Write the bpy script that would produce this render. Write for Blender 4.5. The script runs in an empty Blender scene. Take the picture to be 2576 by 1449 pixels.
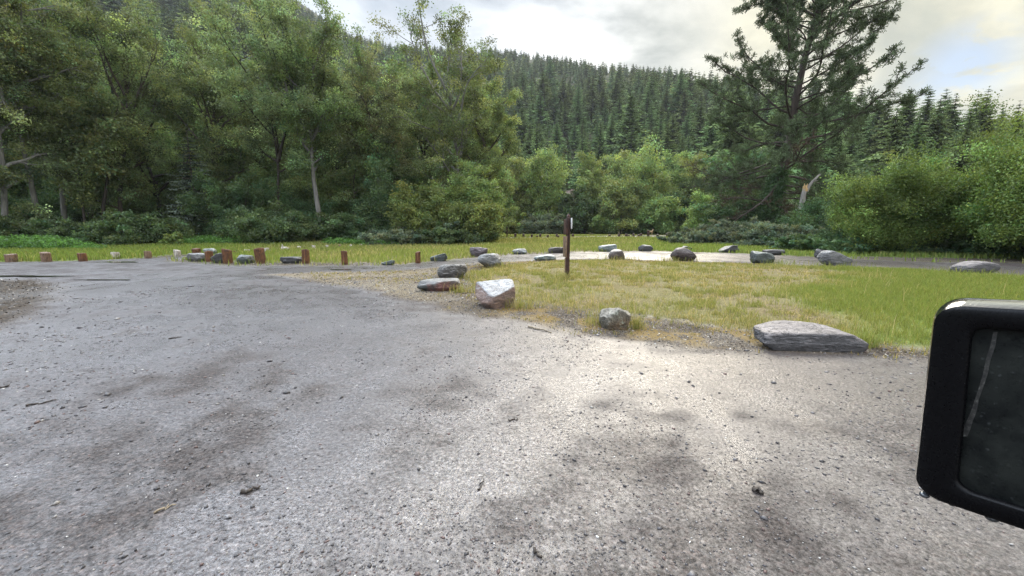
import bpy, bmesh, math, random
import numpy as np
from mathutils import Vector, Matrix, noise as mnoise

random.seed(7)
SC = bpy.context.scene
COL = SC.collection
R = math.radians

# ------------------------------------------------------------------ camera model
FP, CX, CY, HOR = 1030.0, 1288.0, 724.5, 570.0      # survey of the photograph (2576 x 1449 frame)
CAMH = 1.6
PITCH = math.atan((CY - HOR) / FP)
CP, SP = math.cos(PITCH), math.sin(PITCH)

def ray(x, y):
    r, u = (x - CX) / FP, (CY - y) / FP
    return Vector((r, CP + u * SP, -SP + u * CP))

def pt(x, y, D):
    d = ray(x, y)
    return Vector((0, 0, CAMH)) + d * (D / d.y)

def gp(x, y):
    d = ray(x, max(y, HOR + 1.0))
    return Vector((0, 0, CAMH)) + d * (CAMH / -d.z)

def proj_np(x, y, z=0.0):
    f = y * CP - (z - CAMH) * SP
    u = y * SP + (z - CAMH) * CP
    f = np.where(np.abs(f) < 1e-3, 1e-3, f)
    return CX + FP * x / f, CY - FP * u / f

# ------------------------------------------------------------------ numpy noise
def _hash(ix, iy, s):
    h = (ix.astype(np.int64) * 374761393 + iy.astype(np.int64) * 668265263 + s * 1274126177) & 0xFFFFFFFF
    h = ((h ^ (h >> 13)) * 1103515245) & 0xFFFFFFFF
    h = (h ^ (h >> 16)) & 0xFFFFFF
    return h / float(0xFFFFFF)

def vn(x, y, s=0):
    x = np.asarray(x, float); y = np.asarray(y, float)
    ix, iy = np.floor(x), np.floor(y)
    fx, fy = x - ix, y - iy
    fx = fx * fx * (3 - 2 * fx); fy = fy * fy * (3 - 2 * fy)
    a = _hash(ix, iy, s); b = _hash(ix + 1, iy, s); c = _hash(ix, iy + 1, s); d = _hash(ix + 1, iy + 1, s)
    return (a * (1 - fx) + b * fx) * (1 - fy) + (c * (1 - fx) + d * fx) * fy

def fbm(x, y, s=0, o=4):
    v, a, t = 0, 1.0, 0
    for i in range(o):
        v = v + a * vn(np.asarray(x) * 2 ** i, np.asarray(y) * 2 ** i, s + i * 17); t += a; a *= .5
    return v / t

def sstep(a, b, x):
    t = np.clip((x - a) / (b - a), 0, 1)
    return t * t * (3 - 2 * t)

def poly_px(pts):
    return np.array([[*gp(x, y)][:2] for x, y in pts])

def sdist(P, x, y):
    """signed distance, positive inside the polygon P"""
    inside = np.zeros(x.shape, bool); dm = np.full(x.shape, 1e18)
    n = len(P)
    for i in range(n):
        ax, ay = P[i]; bx, by = P[(i + 1) % n]
        c = ((ay > y) != (by > y))
        with np.errstate(divide='ignore', invalid='ignore'):
            xi = (bx - ax) * (y - ay) / ((by - ay) if by != ay else 1e-9) + ax
        inside ^= c & (x < xi)
        ex, ey = bx - ax, by - ay
        t = np.clip(((x - ax) * ex + (y - ay) * ey) / (ex * ex + ey * ey + 1e-9), 0, 1)
        dm = np.minimum(dm, (x - ax - t * ex) ** 2 + (y - ay - t * ey) ** 2)
    d = np.sqrt(dm)
    return np.where(inside, d, -d)

def pathdist(P, x, y):
    dm = np.full(x.shape, 1e18)
    for i in range(len(P) - 1):
        ax, ay = P[i]; bx, by = P[i + 1]
        ex, ey = bx - ax, by - ay
        t = np.clip(((x - ax) * ex + (y - ay) * ey) / (ex * ex + ey * ey + 1e-9), 0, 1)
        dm = np.minimum(dm, (x - ax - t * ex) ** 2 + (y - ay - t * ey) ** 2)
    return np.sqrt(dm)

# ------------------------------------------------------------------ mesh builder
class Geo:
    def __init__(self):
        self.v, self.q, self.t, self.c, self.n = [], [], [], [], 0
    def add(self, v, quads=None, tris=None, col=None):
        v = np.asarray(v, float).reshape(-1, 3)
        if quads is not None and len(quads): self.q.append(np.asarray(quads, int).reshape(-1, 4) + self.n)
        if tris is not None and len(tris): self.t.append(np.asarray(tris, int).reshape(-1, 3) + self.n)
        self.v.append(v)
        if col is None: col = np.ones((len(v), 3))
        col = np.asarray(col, float)
        if col.ndim == 1: col = np.tile(col, (len(v), 1))
        self.c.append(col)
        self.n += len(v)
    def mesh(self, name, mat, smooth=False):
        me = bpy.data.meshes.new(name)
        v = np.concatenate(self.v); c = np.concatenate(self.c)
        q = np.concatenate(self.q) if self.q else np.zeros((0, 4), int)
        t = np.concatenate(self.t) if self.t else np.zeros((0, 3), int)
        me.vertices.add(len(v)); me.vertices.foreach_set('co', v.ravel())
        loops = np.concatenate([q.ravel(), t.ravel()])
        me.loops.add(len(loops)); me.loops.foreach_set('vertex_index', loops.astype(np.int32))
        tot = np.concatenate([np.full(len(q), 4), np.full(len(t), 3)]).astype(np.int32)
        st = np.concatenate([[0], np.cumsum(tot)[:-1]]).astype(np.int32)
        me.polygons.add(len(tot)); me.polygons.foreach_set('loop_start', st); me.polygons.foreach_set('loop_total', tot)
        if smooth: me.polygons.foreach_set('use_smooth', np.ones(len(tot), bool))
        me.update(calc_edges=True)
        a = me.color_attributes.new('col', 'FLOAT_COLOR', 'POINT')
        a.data.foreach_set('color', np.concatenate([c, np.ones((len(c), 1))], 1).ravel())
        if mat: me.materials.append(mat)
        return me
    def build(self, name, mat, parent=None, smooth=False):
        o = bpy.data.objects.new(name, self.mesh(name, mat, smooth)); COL.objects.link(o)
        if parent: o.parent = parent
        return o

def tag(o, label=None, cat=None, group=None, kind=None):
    if label: o['label'] = label
    if cat: o['category'] = cat
    if group: o['group'] = group
    if kind: o['kind'] = kind
    return o

def empty(name, loc, rz=0.0):
    o = bpy.data.objects.new(name, None); COL.objects.link(o)
    o.location = loc; o.rotation_euler = (0, 0, rz); o.empty_display_size = .2
    return o

def copy_tree(o, parent=None):
    c = o.copy(); COL.objects.link(c)
    if parent: c.parent = parent
    for ch in [k for k in o.children]:
        copy_tree(ch, c)
    return c

def tube(g, path, rad, n=6, col=None, cap=True):
    path = np.asarray(path, float); rad = np.asarray(rad, float); m = len(path)
    T = np.gradient(path, axis=0); T /= np.linalg.norm(T, axis=1)[:, None] + 1e-9
    ref = np.array([1., 0, 0]) if abs(T[0][0]) < .8 else np.array([0, 1., 0])
    u = np.cross(T[0], ref); u /= np.linalg.norm(u)
    a = np.arange(n) * 2 * np.pi / n
    V = []
    for i in range(m):
        u = u - T[i] * np.dot(u, T[i]); u /= np.linalg.norm(u) + 1e-9
        w = np.cross(T[i], u)
        V.append(path[i] + rad[i] * (np.cos(a)[:, None] * u + np.sin(a)[:, None] * w))
    V = np.concatenate(V)
    i = np.arange(m - 1)[:, None] * n; j = np.arange(n)[None]; k = (j + 1) % n
    Q = np.stack([i + j, i + k, i + n + k, i + n + j], -1).reshape(-1, 4)
    tr = []
    if cap:
        V = np.concatenate([V, path[-1:]]); e = (m - 1) * n
        tr = [[e + s, e + (s + 1) % n, m * n] for s in range(n)]
    g.add(V, Q, tr, col)

def leaves(g, C, size, col, rng, aspect=.6, flat=0.0):
    """diamond leaf faces with random facing"""
    N = len(C)
    u = rng.normal(size=(N, 3)); u[:, 2] *= (1 - flat); u /= np.linalg.norm(u, axis=1)[:, None] + 1e-9
    w = rng.normal(size=(N, 3)); w[:, 2] *= (1 - flat); w -= u * (u * w).sum(1)[:, None]; w /= np.linalg.norm(w, axis=1)[:, None] + 1e-9
    s = (size * rng.uniform(.6, 1.3, N))[:, None]
    V = np.stack([C - u * s, C + w * s * aspect, C + u * s, C - w * s * aspect], 1).reshape(-1, 3)
    Q = np.arange(4 * N).reshape(N, 4)
    g.add(V, Q, None, np.repeat(col, 4, 0))

# ------------------------------------------------------------------ materials
def newmat(name):
    m = bpy.data.materials.new(name); m.use_nodes = True
    nt = m.node_tree; nt.nodes.clear()
    return m, nt.nodes, nt.links

class N:
    """small helper around a node tree"""
    def __init__(s, nodes, links): s.n, s.l = nodes, links
    def new(s, t, **k):
        d = s.n.new(t)
        for a, b in k.items(): setattr(d, a, b)
        return d
    def set(s, sock, v):
        if isinstance(v, bpy.types.NodeSocket): s.l.new(v, sock)
        elif isinstance(v, (tuple, list)) and len(v) == 3 and sock.type == 'RGBA': sock.default_value = (*v, 1)
        else: sock.default_value = v
    def noise(s, vec, scale, detail=4, rough=.55, dist=0.0):
        d = s.new('ShaderNodeTexNoise'); d.inputs['Scale'].default_value = scale
        d.inputs['Detail'].default_value = detail; d.inputs['Roughness'].default_value = rough; d.inputs['Distortion'].default_value = dist
        if vec is not None: s.l.new(vec, d.inputs['Vector'])
        return d.outputs['Fac']
    def voro(s, vec, scale, out='Distance', feature='F1'):
        d = s.new('ShaderNodeTexVoronoi', feature=feature); d.inputs['Scale'].default_value = scale
        if vec is not None: s.l.new(vec, d.inputs['Vector'])
        return d.outputs[out]
    def ramp(s, fac, stops):
        d = s.new('ShaderNodeValToRGB'); cr = d.color_ramp
        while len(cr.elements) > 1: cr.elements.remove(cr.elements[-1])
        for i, (p, c) in enumerate(stops):
            e = cr.elements[0] if i == 0 else cr.elements.new(p)
            e.position = p; e.color = (*c, 1) if not isinstance(c, (int, float)) else (c, c, c, 1)
        s.l.new(fac, d.inputs['Fac'])
        return d.outputs['Color']
    def mix(s, f, a, b, mode='MIX'):
        d = s.new('ShaderNodeMix', data_type='RGBA', blend_type=mode)
        s.set(d.inputs[0], f); s.set(d.inputs[6], a); s.set(d.inputs[7], b)
        return d.outputs[2]
    def math(s, op, a, b=None, clamp=False):
        d = s.new('ShaderNodeMath', operation=op, use_clamp=clamp)
        s.set(d.inputs[0], a)
        if b is not None: s.set(d.inputs[1], b)
        return d.outputs[0]
    def mapr(s, v, a, b, c, d_):
        d = s.new('ShaderNodeMapRange'); s.set(d.inputs[0], v)
        for i, k in enumerate((a, b, c, d_)): s.set(d.inputs[1 + i], k)
        return d.outputs[0]
    def attr(s, name, out='Fac'):
        return s.new('ShaderNodeAttribute', attribute_name=name).outputs[out]
    def bump(s, h, strength=.5, dist=.02, nrm=None):
        d = s.new('ShaderNodeBump'); d.inputs['Strength'].default_value = strength; d.inputs['Distance'].default_value = dist
        s.l.new(h, d.inputs['Height'])
        if nrm is not None: s.l.new(nrm, d.inputs['Normal'])
        return d.outputs['Normal']
    def bsdf(s, col, rough, nrm=None, spec=.5, metal=0.0, coat=0.0):
        d = s.new('ShaderNodeBsdfPrincipled'); s.set(d.inputs['Base Color'], col); s.set(d.inputs['Roughness'], rough)
        s.set(d.inputs['Specular IOR Level'], spec); s.set(d.inputs['Metallic'], metal); s.set(d.inputs['Coat Weight'], coat)
        if nrm is not None: s.l.new(nrm, d.inputs['Normal'])
        return d.outputs[0]
    def out(s, surf):
        o = s.new('ShaderNodeOutputMaterial'); s.l.new(surf, o.inputs['Surface'])
    def obj(s): return s.new('ShaderNodeTexCoord').outputs['Object']
    def pos(s): return s.new('ShaderNodeNewGeometry').outputs['Position']
    def scalev(s, vec, sc):
        d = s.new('ShaderNodeMapping'); s.l.new(vec, d.inputs['Vector']); d.inputs['Scale'].default_value = sc
        return d.outputs[0]

def leaf_mat(name, col, trans=.42, rand=.18, gloss=True):
    m, nodes, links = newmat(name); n = N(nodes, links)
    c = n.mix(1.0, n.attr('col', 'Color'), col, 'MULTIPLY')
    oi = n.new('ShaderNodeObjectInfo').outputs['Random']
    hs = n.new('ShaderNodeHueSaturation')
    n.set(hs.inputs['Hue'], n.mapr(oi, 0, 1, .5 - rand * .12, .5 + rand * .12))
    n.set(hs.inputs['Value'], n.mapr(oi, 0, 1, 1 - rand, 1 + rand)); n.set(hs.inputs['Color'], c)
    c = hs.outputs[0]
    if gloss: d = n.bsdf(c, .5, spec=.28)
    else:
        dd = n.new('ShaderNodeBsdfDiffuse'); n.set(dd.inputs['Color'], c); d = dd.outputs[0]
    t = n.new('ShaderNodeBsdfTranslucent'); n.set(t.inputs['Color'], n.mix(1.0, c, (1.25, 1.2, .7), 'MULTIPLY'))
    mx = n.new('ShaderNodeMixShader'); mx.inputs[0].default_value = trans
    links.new(d, mx.inputs[1]); links.new(t.outputs[0], mx.inputs[2]); n.out(mx.outputs[0])
    return m

def bark_mat(name, a, b, scale=6):
    m, nodes, links = newmat(name); n = N(nodes, links)
    p = n.scalev(n.obj(), (1, 1, .18))
    f = n.noise(p, scale, 6, .65)
    c = n.ramp(f, [(.3, a), (.7, b)])
    n.out(n.bsdf(c, .85, n.bump(f, .8, .06), .2))
    return m

M = {}
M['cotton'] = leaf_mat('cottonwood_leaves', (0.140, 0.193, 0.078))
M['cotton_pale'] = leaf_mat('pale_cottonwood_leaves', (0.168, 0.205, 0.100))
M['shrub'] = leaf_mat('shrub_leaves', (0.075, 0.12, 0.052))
M['shrub_yellow'] = leaf_mat('yellow_green_leaves', (0.155, 0.215, 0.072))
M['alder'] = leaf_mat('bright_alder_leaves', (0.132, 0.192, 0.052), .42, .07)
M['willow'] = leaf_mat('grey_willow_leaves', (0.115, 0.148, 0.098))
M['midtree'] = leaf_mat('poplar_leaves', (0.185, 0.25, 0.09))
M['fir'] = leaf_mat('fir_needles', (0.076, 0.110, 0.046), .12, .25, False)
M['pine'] = leaf_mat('pine_needles', (0.082, 0.104, 0.058), .15, .1, False)
M['spruce'] = leaf_mat('spruce_needles', (0.085, 0.108, 0.088), .12, .1, False)
M['deadneedle'] = leaf_mat('dead_needles', (.075, .05, .038), .1, .1, False)
M['herb'] = leaf_mat('ground_herbs', (.09, .165, .04))
M['grass'] = leaf_mat('grass_blades', (1, 1, 1), .4, 0, False)
M['bark'] = bark_mat('brown_bark', (.035, .028, .022), (.11, .09, .072))
M['greybark'] = bark_mat('grey_bark', (.09, .085, .08), (.27, .26, .24), 5)
M['darkbark'] = bark_mat('dark_bark', (.018, .015, .013), (.06, .05, .042))
M['pinebark'] = bark_mat('pine_bark', (.026, .021, .018), (.085, .066, .054), 4)
M['snagwood'] = bark_mat('weathered_snag_wood', (.09, .082, .072), (.27, .25, .225), 5)
M['freshwood'] = bark_mat('fresh_broken_wood', (.22, .13, .05), (.42, .29, .14), 6)

# ------------------------------------------------------------------ terrain description
RIDGE = [(-900, -150, 700, 100), (-300, -150, 700, 100), (300, -150, 700, 105), (600, -90, 700, 110), (760, 10, 680, 112), (870, 92, 640, 115),
         (960, 112, 600, 117), (1040, 124, 560, 118), (1270, 140, 640, 120), (1500, 172, 560, 120), (1700, 200, 470, 118), (1850, 222, 380, 112),
         (2100, 290, 270, 92), (2300, 372, 205, 78), (2450, 395, 180, 72), (2576, 410, 170, 66), (2900, 410, 160, 62), (3600, 400, 160, 60)]
_az, _te, _rr, _r0 = [], [], [], []
for x, y, rr, r0 in RIDGE:
    d = ray(x, y); _az.append(math.atan2(d.x, d.y)); _te.append(d.z / math.hypot(d.x, d.y)); _rr.append(rr); _r0.append(r0)

def hill(x, y):
    r = np.hypot(x, y); az = np.arctan2(x, y)
    te = np.interp(az, _az, _te); rr = np.interp(az, _az, _rr); r0 = np.interp(az, _az, _r0)
    u = np.clip((r - r0) / (rr - r0), 0, 2.0)
    top = te * rr
    z = np.where(u < 1, top * u ** 1.12, top * (1 - .25 * (u - 1)))
    z = z + np.where(r > r0, sstep(0, .15, u) * (fbm(x / 55, y / 55, 5, 3) - .5) * np.minimum(.10 * (r - r0), 22), 0)
    back = sstep(1.75, 2.3, np.abs(az))
    return np.maximum(z, 0) * (1 - back), r > r0

def gz(x, y):
    """height of the ground"""
    x = np.asarray(x, float); y = np.asarray(y, float)
    r = np.hypot(x, y)
    z = (fbm(x / 2.3, y / 2.3, 1, 3) - .5) * .035 + (fbm(x / .35, y / .35, 2, 2) - .5) * .010
    isl = sstep(-.2, 1.6, sdist(P_ISL, x, y)) if x.size < 2000000 else 0
    z = z + isl * (.05 + (fbm(x / .8, y / .8, 9, 2) - .5) * .05)
    z = z + sstep(24, 34, r) * (fbm(x / 9, y / 9, 3, 2) - .5) * .22
    h, _ = hill(x, y)
    return z + h

def gz1(x, y): return float(gz(np.array([x]), np.array([y]))[0])

P_VERGE = poly_px([(2900, 950), (2330, 908), (2170, 900), (1900, 901), (1700, 886), (1500, 858), (1350, 828), (1200, 797), (1080, 763), (950, 735), (850, 718), (720, 702), (640, 691),
                   (700, 686), (850, 684), (950, 682), (1050, 676), (1130, 668), (1200, 661), (1300, 656), (1400, 652), (1550, 651), (1700, 656), (1850, 660), (1960, 665), (2060, 669), (2150, 673), (2300, 678), (2420, 688), (2576, 697), (2900, 722)])
P_ISL = poly_px([(2900, 915), (2330, 882), (2180, 864), (1950, 839), (1800, 825), (1600, 804), (1480, 783), (1310, 763), (1190, 738), (1170, 705), (1180, 685), (1260, 670), (1350, 660), (1500, 656), (1700, 661), (1850, 665), (1960, 669), (2100, 674), (2300, 681), (2420, 691), (2576, 700), (2900, 728)])
P_FIELD = poly_px([(-1500, 720), (-300, 668), (0, 659), (120, 657), (250, 654), (380, 649), (450, 645), (500, 642), (507, 645), (455, 651), (405, 656), (480, 662), (560, 667), (640, 668), (760, 668), (870, 669), (960, 669), (1060, 661),
                   (1150, 653), (1230, 646), (1290, 642), (1400, 637), (1500, 634), (1660, 632), (1800, 636), (1900, 640), (2050, 648), (2150, 653), (2350, 660), (2450, 661), (2576, 664), (3000, 672), (4200, 700), (5200, 572), (-2600, 572)])
P_FAR = poly_px([(1240, 600.5), (1330, 600), (1405, 599), (1500, 597), (1560, 597), (1630, 598), (1700, 598), (1700, 592.5), (1560, 593), (1405, 595), (1240, 597)])
P_DIRT = poly_px([(-300, 704), (30, 700), (150, 709), (200, 722), (165, 755), (110, 795), (20, 835), (-200, 920)])
TRACKS = [np.array([[*gp(x, y)][:2] for x, y in t]) for t in (
    [(-200, 905), (100, 822), (260, 775), (420, 732), (560, 705), (700, 690), (900, 676), (1060, 668)],
    [(-200, 1010), (120, 880), (300, 820), (480, 770), (640, 722), (700, 700)],
    [(0, 745), (250, 715), (420, 690), (600, 678), (800, 673), (1000, 668), (1150, 658), (1300, 649), (1500, 642), (1700, 641), (1900, 646), (2100, 657), (2300, 666), (2576, 676), (2900, 690)],
    [(300, 1449), (800, 1050), (1000, 900), (900, 790), (700, 725), (520, 700)],
    [(-200, 1300), (250, 1060), (520, 900), (560, 800), (460, 740)],
    [(1700, 1449), (1900, 1150), (1750, 1000), (1400, 900), (1100, 820), (800, 740)],
    [(900, 1449), (1400, 1050), (1500, 930), (1350, 850), (1150, 790)])]

PACK = [(hw, np.array([[*gp(x, y)][:2] for x, y in t])) for hw, t in (
    (1.7, [(-400, 765), (200, 733), (500, 700), (800, 677), (1100, 662), (1500, 643), (1900, 650), (2300, 668), (2800, 694)]),
    (1.2, [(-300, 960), (300, 900), (700, 800), (900, 740)]),
    (1.5, [(2700, 1040), (2100, 965), (1600, 925), (1200, 885), (850, 820), (600, 755), (400, 712)]),
    (.75, [(2600, 1390), (2000, 1130), (1480, 1010), (1050, 905), (800, 800)]),
    (.55, [(640, 1330), (860, 1110), (960, 960), (700, 850), (350, 800), (0, 850)]),
    (.35, [(900, 1500), (1000, 1250), (1300, 1100), (1700, 1020)]))]

def masks(x, y):
    """ground cover weights at world points"""
    r = np.hypot(x, y)
    w = np.clip(r * .035, .12, 1.2)
    nz = (fbm(x / 1.3, y / 1.3, 21, 4) - .5) * 2
    nf = (fbm(x / .3, y / .3, 33, 3) - .5) * 2
    sv = sdist(P_VERGE, x, y) + nz * .35 + nf * .12
    si = sdist(P_ISL, x, y) + nz * .30 + nf * .15
    sf = sdist(P_FIELD, x, y) + nz * .45
    sfar = sdist(P_FAR, x, y) + nz * .3
    sd = sdist(P_DIRT, x, y) + nz * .4
    ahead = y > 1.5
    verge = sstep(-.15, .45, sv) * ahead
    isl = sstep(-.1, .5, si) * ahead
    field = sstep(-.2, .5, sf) * ahead * (1 - sstep(-.2, .4, sfar))
    dirt = sstep(-.15, .7, sd) * ahead
    px, py = proj_np(x, np.maximum(y, .5))
    band = sstep(2.2, .5, sf) * field * sstep(990, 930, px) * sstep(300, 420, px)      # bare strip below the row of posts
    band2 = sstep(1.6, .3, sf) * field * sstep(1100, 1300, px)
    edge = np.maximum(band, band2 * .8)
    bushdirt = field * sstep(2080, 2180, px) * sstep(4.5, 2.2, sf)
    edge = np.maximum(edge, bushdirt)
    far_field = field
    grass = np.maximum(isl, field * (1 - edge))
    bare = np.maximum(np.maximum(verge * (1 - isl), edge), dirt)
    # where the sward is lush instead of dry
    lush = np.maximum(sstep(1930, 2330, px + nz * 110 + (fbm(x / 2.5, y / 2.5, 88, 3) - .5) * 500) * isl, field * np.maximum(sstep(760, 480, px), sstep(1560, 1760, px)))
    mossband = np.exp(-((sv - 1.0) / .75) ** 2) * sstep(1150, 1300, px) * sstep(2250, 2050, px) * sstep(0, .3, verge * (1 - isl) + .0)
    mossband = np.maximum(mossband, .5 * verge * (1 - isl) * sstep(.56, .7, fbm(x / .9, y / .9, 71, 3)))
    moss = np.clip(mossband * sstep(.42, .57, fbm(x / .5, y / .5, 77, 3)) * 1.2, 0, 1)
    straw = verge * (1 - isl) * sstep(1250, 1000, px)
    pk = np.zeros_like(x)
    for hw, T in PACK: pk = np.maximum(pk, np.exp(-(pathdist(T, x, y) / hw) ** 2))
    rag = fbm(x / 1.1, y / .8, 120, 5)
    rag2 = fbm(x / .28, y / .22, 131, 4)
    pk = sstep(.02, .92, .36 + pk * .46 + (rag - .5) * 1.05 + (rag2 - .5) * 1.05)
    tr = np.zeros_like(x)
    for i, T in enumerate(TRACKS):
        d = pathdist(T, x, y)
        tr = np.maximum(tr, np.exp(-(d / (.15 + .008 * r)) ** 2))
        tr = np.maximum(tr, np.exp(-(np.abs(d - .72) / (.13 + .007 * r)) ** 2) * .85)
    tr = tr * (.35 + .65 * sstep(.38, .56, fbm(x / .7, y / .7, 140, 4)))
    gravel = np.clip(1 - np.maximum(np.maximum(verge, grass), np.maximum(bare, field)), 0, 1)
    return dict(pack=pk, grass=grass, bare=bare, lush=lush, moss=moss, straw=straw, track=tr, dark=dirt, gravel=gravel, verge=verge, isl=isl, field=field, edge=edge)

# ------------------------------------------------------------------ ground
def ground_material():
    m, nodes, links = newmat('ground_cover'); n = N(nodes, links)
    P = n.pos()
    fine = n.noise(P, 90, 5, .75)
    mid = n.noise(P, 14, 5, .65)
    big = n.noise(P, .55, 5, .6, .4)
    huge = n.noise(P, .22, 3, .5)
    vc = n.voro(P, 60, 'Color'); vd = n.voro(P, 60)
    vc2 = n.voro(P, 26, 'Color'); vd2 = n.voro(P, 26)
    sep = n.new('ShaderNodeSeparateColor'); links.new(vc, sep.inputs[0])
    sep2 = n.new('ShaderNodeSeparateColor'); links.new(vc2, sep2.inputs[0])
    pebcol = n.ramp(sep.outputs[0], [(0, (.045, .042, .046)), (.35, (.10, .096, .10)), (.62, (.14, .132, .132)), (.8, (.12, .09, .085)), (.94, (.20, .19, .188)), (1, (.36, .35, .345))])
    mud = n.ramp(fine, [(.3, (.04, .037, .038)), (.52, (.10, .094, .095)), (.75, (.19, .182, .18))])
    coarse = n.mapr(n.math('ADD', big, n.math('MULTIPLY', mid, .35)), .58, .78, 0, 1)
    grav = n.mix(n.mapr(coarse, 0, 1, .25, .85), mud, pebcol)
    grav = n.mix(n.mapr(big, .35, .7, .0, .55), grav, n.mix(1.0, grav, (.62, .57, .54), 'MULTIPLY'))
    speck = n.noise(P, 19, 9, .82)
    spk = n.ramp(n.math('ADD', n.math('MULTIPLY', speck, .6), n.math('MULTIPLY', n.noise(P, 55, 6, .8), .4)), [(.42, .16), (.47, .45), (.51, .80), (.56, 1.15), (.60, 1.7)])
    grav = n.mix(1.0, grav, n.mix(n.math('MULTIPLY', n.attr('pack'), .45), spk, (.92, .92, .92)), 'MULTIPLY')
    grav = n.mix(1.0, grav, (.66, .61, .58), 'MULTIPLY')
    brown = n.mapr(n.math('ADD', huge, n.math('MULTIPLY', mid, .18)), .52, .66, 0, 1)
    grav = n.mix(n.math('MULTIPLY', brown, .6), grav, n.mix(1.0, grav, (.66, .56, .50), 'MULTIPLY'))
    grav = n.mix(n.attr('pack'), n.mix(1.0, grav, (.74, .67, .63), 'MULTIPLY'), n.mix(1.0, grav, (1.28, 1.32, 1.38), 'MULTIPLY'))  # packed gravel lightened and blued: sky sheen put into the colour
    grav = n.mix(n.math('MULTIPLY', n.attr('track'), .55), grav, n.mix(1.0, grav, (1.35, 1.38, 1.42), 'MULTIPLY'))
    # bare soil with litter
    lit = n.ramp(sep.outputs[1], [(0, (.018, .013, .010)), (.45, (.055, .040, .029)), (.72, (.115, .088, .062)), (.88, (.23, .185, .13)), (1, (.42, .38, .31))])
    soil = n.mix(n.mapr(fine, .35, .65, 0, 1), (.035, .028, .022), lit)
    strawc = n.ramp(fine, [(.3, (.10, .078, .05)), (.6, (.24, .20, .13)), (.8, (.36, .31, .22))])
    soil = n.mix(n.math('MULTIPLY', n.attr('straw'), .62), soil, strawc)
    soil = n.mix(n.attr('dark'), soil, n.mix(n.mapr(mid, .42, .6, 0, 1), (.014, .012, .010), (.085, .066, .048)))
    mossc = n.ramp(fine, [(.3, (.06, .042, .02)), (.6, (.17, .115, .035)), (.8, (.27, .21, .08))])
    soil = n.mix(n.attr('moss'), soil, mossc)
    # turf
    dryc = n.ramp(n.noise(P, 30, 5, .7), [(.36, (.05, .04, .024)), (.5, (.135, .108, .056)), (.64, (.27, .22, .12))])
    grn = n.ramp(n.noise(P, 22, 5, .7), [(.3, (.07, .09, .025)), (.55, (.155, .195, .05)), (.75, (.25, .28, .09))])
    patch = n.mapr(n.noise(P, .45, 5, .6), .38, .62, 0, 1)
    lush = n.math('MAXIMUM', n.attr('lush'), n.math('MULTIPLY', patch, .25))
    turf = n.mix(lush, dryc, grn)
    c = n.mix(n.attr('bare'), grav, soil)
    c = n.mix(n.attr('grass'), c, turf)
    hillc = n.ramp(n.noise(P, .25, 5, .6), [(.3, (.035, .04, .022)), (.65, (.075, .075, .045)), (.8, (.11, .10, .075))])
    c = n.mix(n.attr('hill'), c, hillc)
    # wetness
    wet = n.math('ADD', n.math('MULTIPLY', n.attr('pack'), .85), n.mapr(n.math('ADD', big, n.math('MULTIPLY', n.attr('track'), .22)), .45, .62, -.1, .35), True)
    rg = n.mapr(wet, 0, 1, .66, .23)
    rg = n.math('ADD', rg, n.mapr(fine, .3, .7, -.08, .12))
    rg = n.math('ADD', rg, n.math('MULTIPLY', coarse, .08))
    rough = n.math('ADD', rg, n.math('MULTIPLY', n.math('MAXIMUM', n.attr('bare'), n.math('MAXIMUM', n.attr('grass'), n.attr('hill'))), .35), True)
    spec = n.mapr(n.math('MAXIMUM', n.math('MULTIPLY', n.attr('bare'), .75), n.math('MAXIMUM', n.attr('grass'), n.attr('hill'))), 0, 1, 1.0, .1)
    h = n.math('ADD', n.math('MULTIPLY', fine, .5), n.math('ADD', n.math('MULTIPLY', n.math('SUBTRACT', 1.0, vd), n.mapr(coarse, 0, 1, .25, .8)), n.math('ADD', n.math('MULTIPLY', mid, .8), n.math('MULTIPLY', speck, .9))))
    nrm = n.bump(h, .42, .014)
    spec = n.math('MULTIPLY', spec, n.math('MULTIPLY', n.mapr(n.noise(P, 38, 8, .85), .42, .58, .3, 1.25), n.mapr(wet, 0, 1, .55, 1.15)))
    n.out(n.bsdf(c, rough, nrm, spec))
    return m
M['ground'] = ground_material()

def build_ground():
    ang = np.concatenate([np.arange(-180, -66, 4.), np.arange(-66, 66, .3), np.arange(66, 180, 4.)])
    ang = np.radians(ang); na = len(ang)
    rad = [0.02, .3]
    while rad[-1] < 60: rad.append(rad[-1] * 1.0135 + .004)
    while rad[-1] < 1500: rad.append(rad[-1] * 1.03)
    rad = np.array(rad); nr = len(rad)
    A, Rr = np.meshgrid(ang, rad)
    x = (Rr * np.sin(A)).ravel(); y = (Rr * np.cos(A)).ravel()
    z = gz(x, y)
    mk = masks(x, y); h, onhill = hill(x, y)
    hl = sstep(0, 6, np.hypot(x, y) - np.interp(np.arctan2(x, y), _az, _r0))
    V = np.stack([x, y, z], 1)
    i = np.arange(nr - 1)[:, None] * na; j = np.arange(na)[None]; k = (j + 1) % na
    Q = np.stack([i + j, i + na + j, i + na + k, i + k], -1).reshape(-1, 4)
    cx, cy = x[Q].mean(1), y[Q].mean(1)
    g = mk['gravel'][Q].mean(1); hh = hl[Q].mean(1)
    cat = np.where(hh > .5, 2, np.where(g > .5, 1, 0))
    for ci, nm in ((0, 'ground'), (1, 'gravel_road'), (2, 'hillside')):
        q = Q[cat == ci]
        used, inv = np.unique(q, return_inverse=True)
        G = Geo(); G.add(V[used], inv.reshape(-1, 4))
        o = G.build(nm, M['ground'], None, True); o['kind'] = 'structure'
        for a in ('grass', 'bare', 'lush', 'moss', 'straw', 'track', 'dark', 'pack'):
            at = o.data.attributes.new(a, 'FLOAT', 'POINT'); at.data.foreach_set('value', mk[a][used].astype(np.float32))
        at = o.data.attributes.new('hill', 'FLOAT', 'POINT'); at.data.foreach_set('value', hl[used].astype(np.float32))
build_ground()

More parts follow.
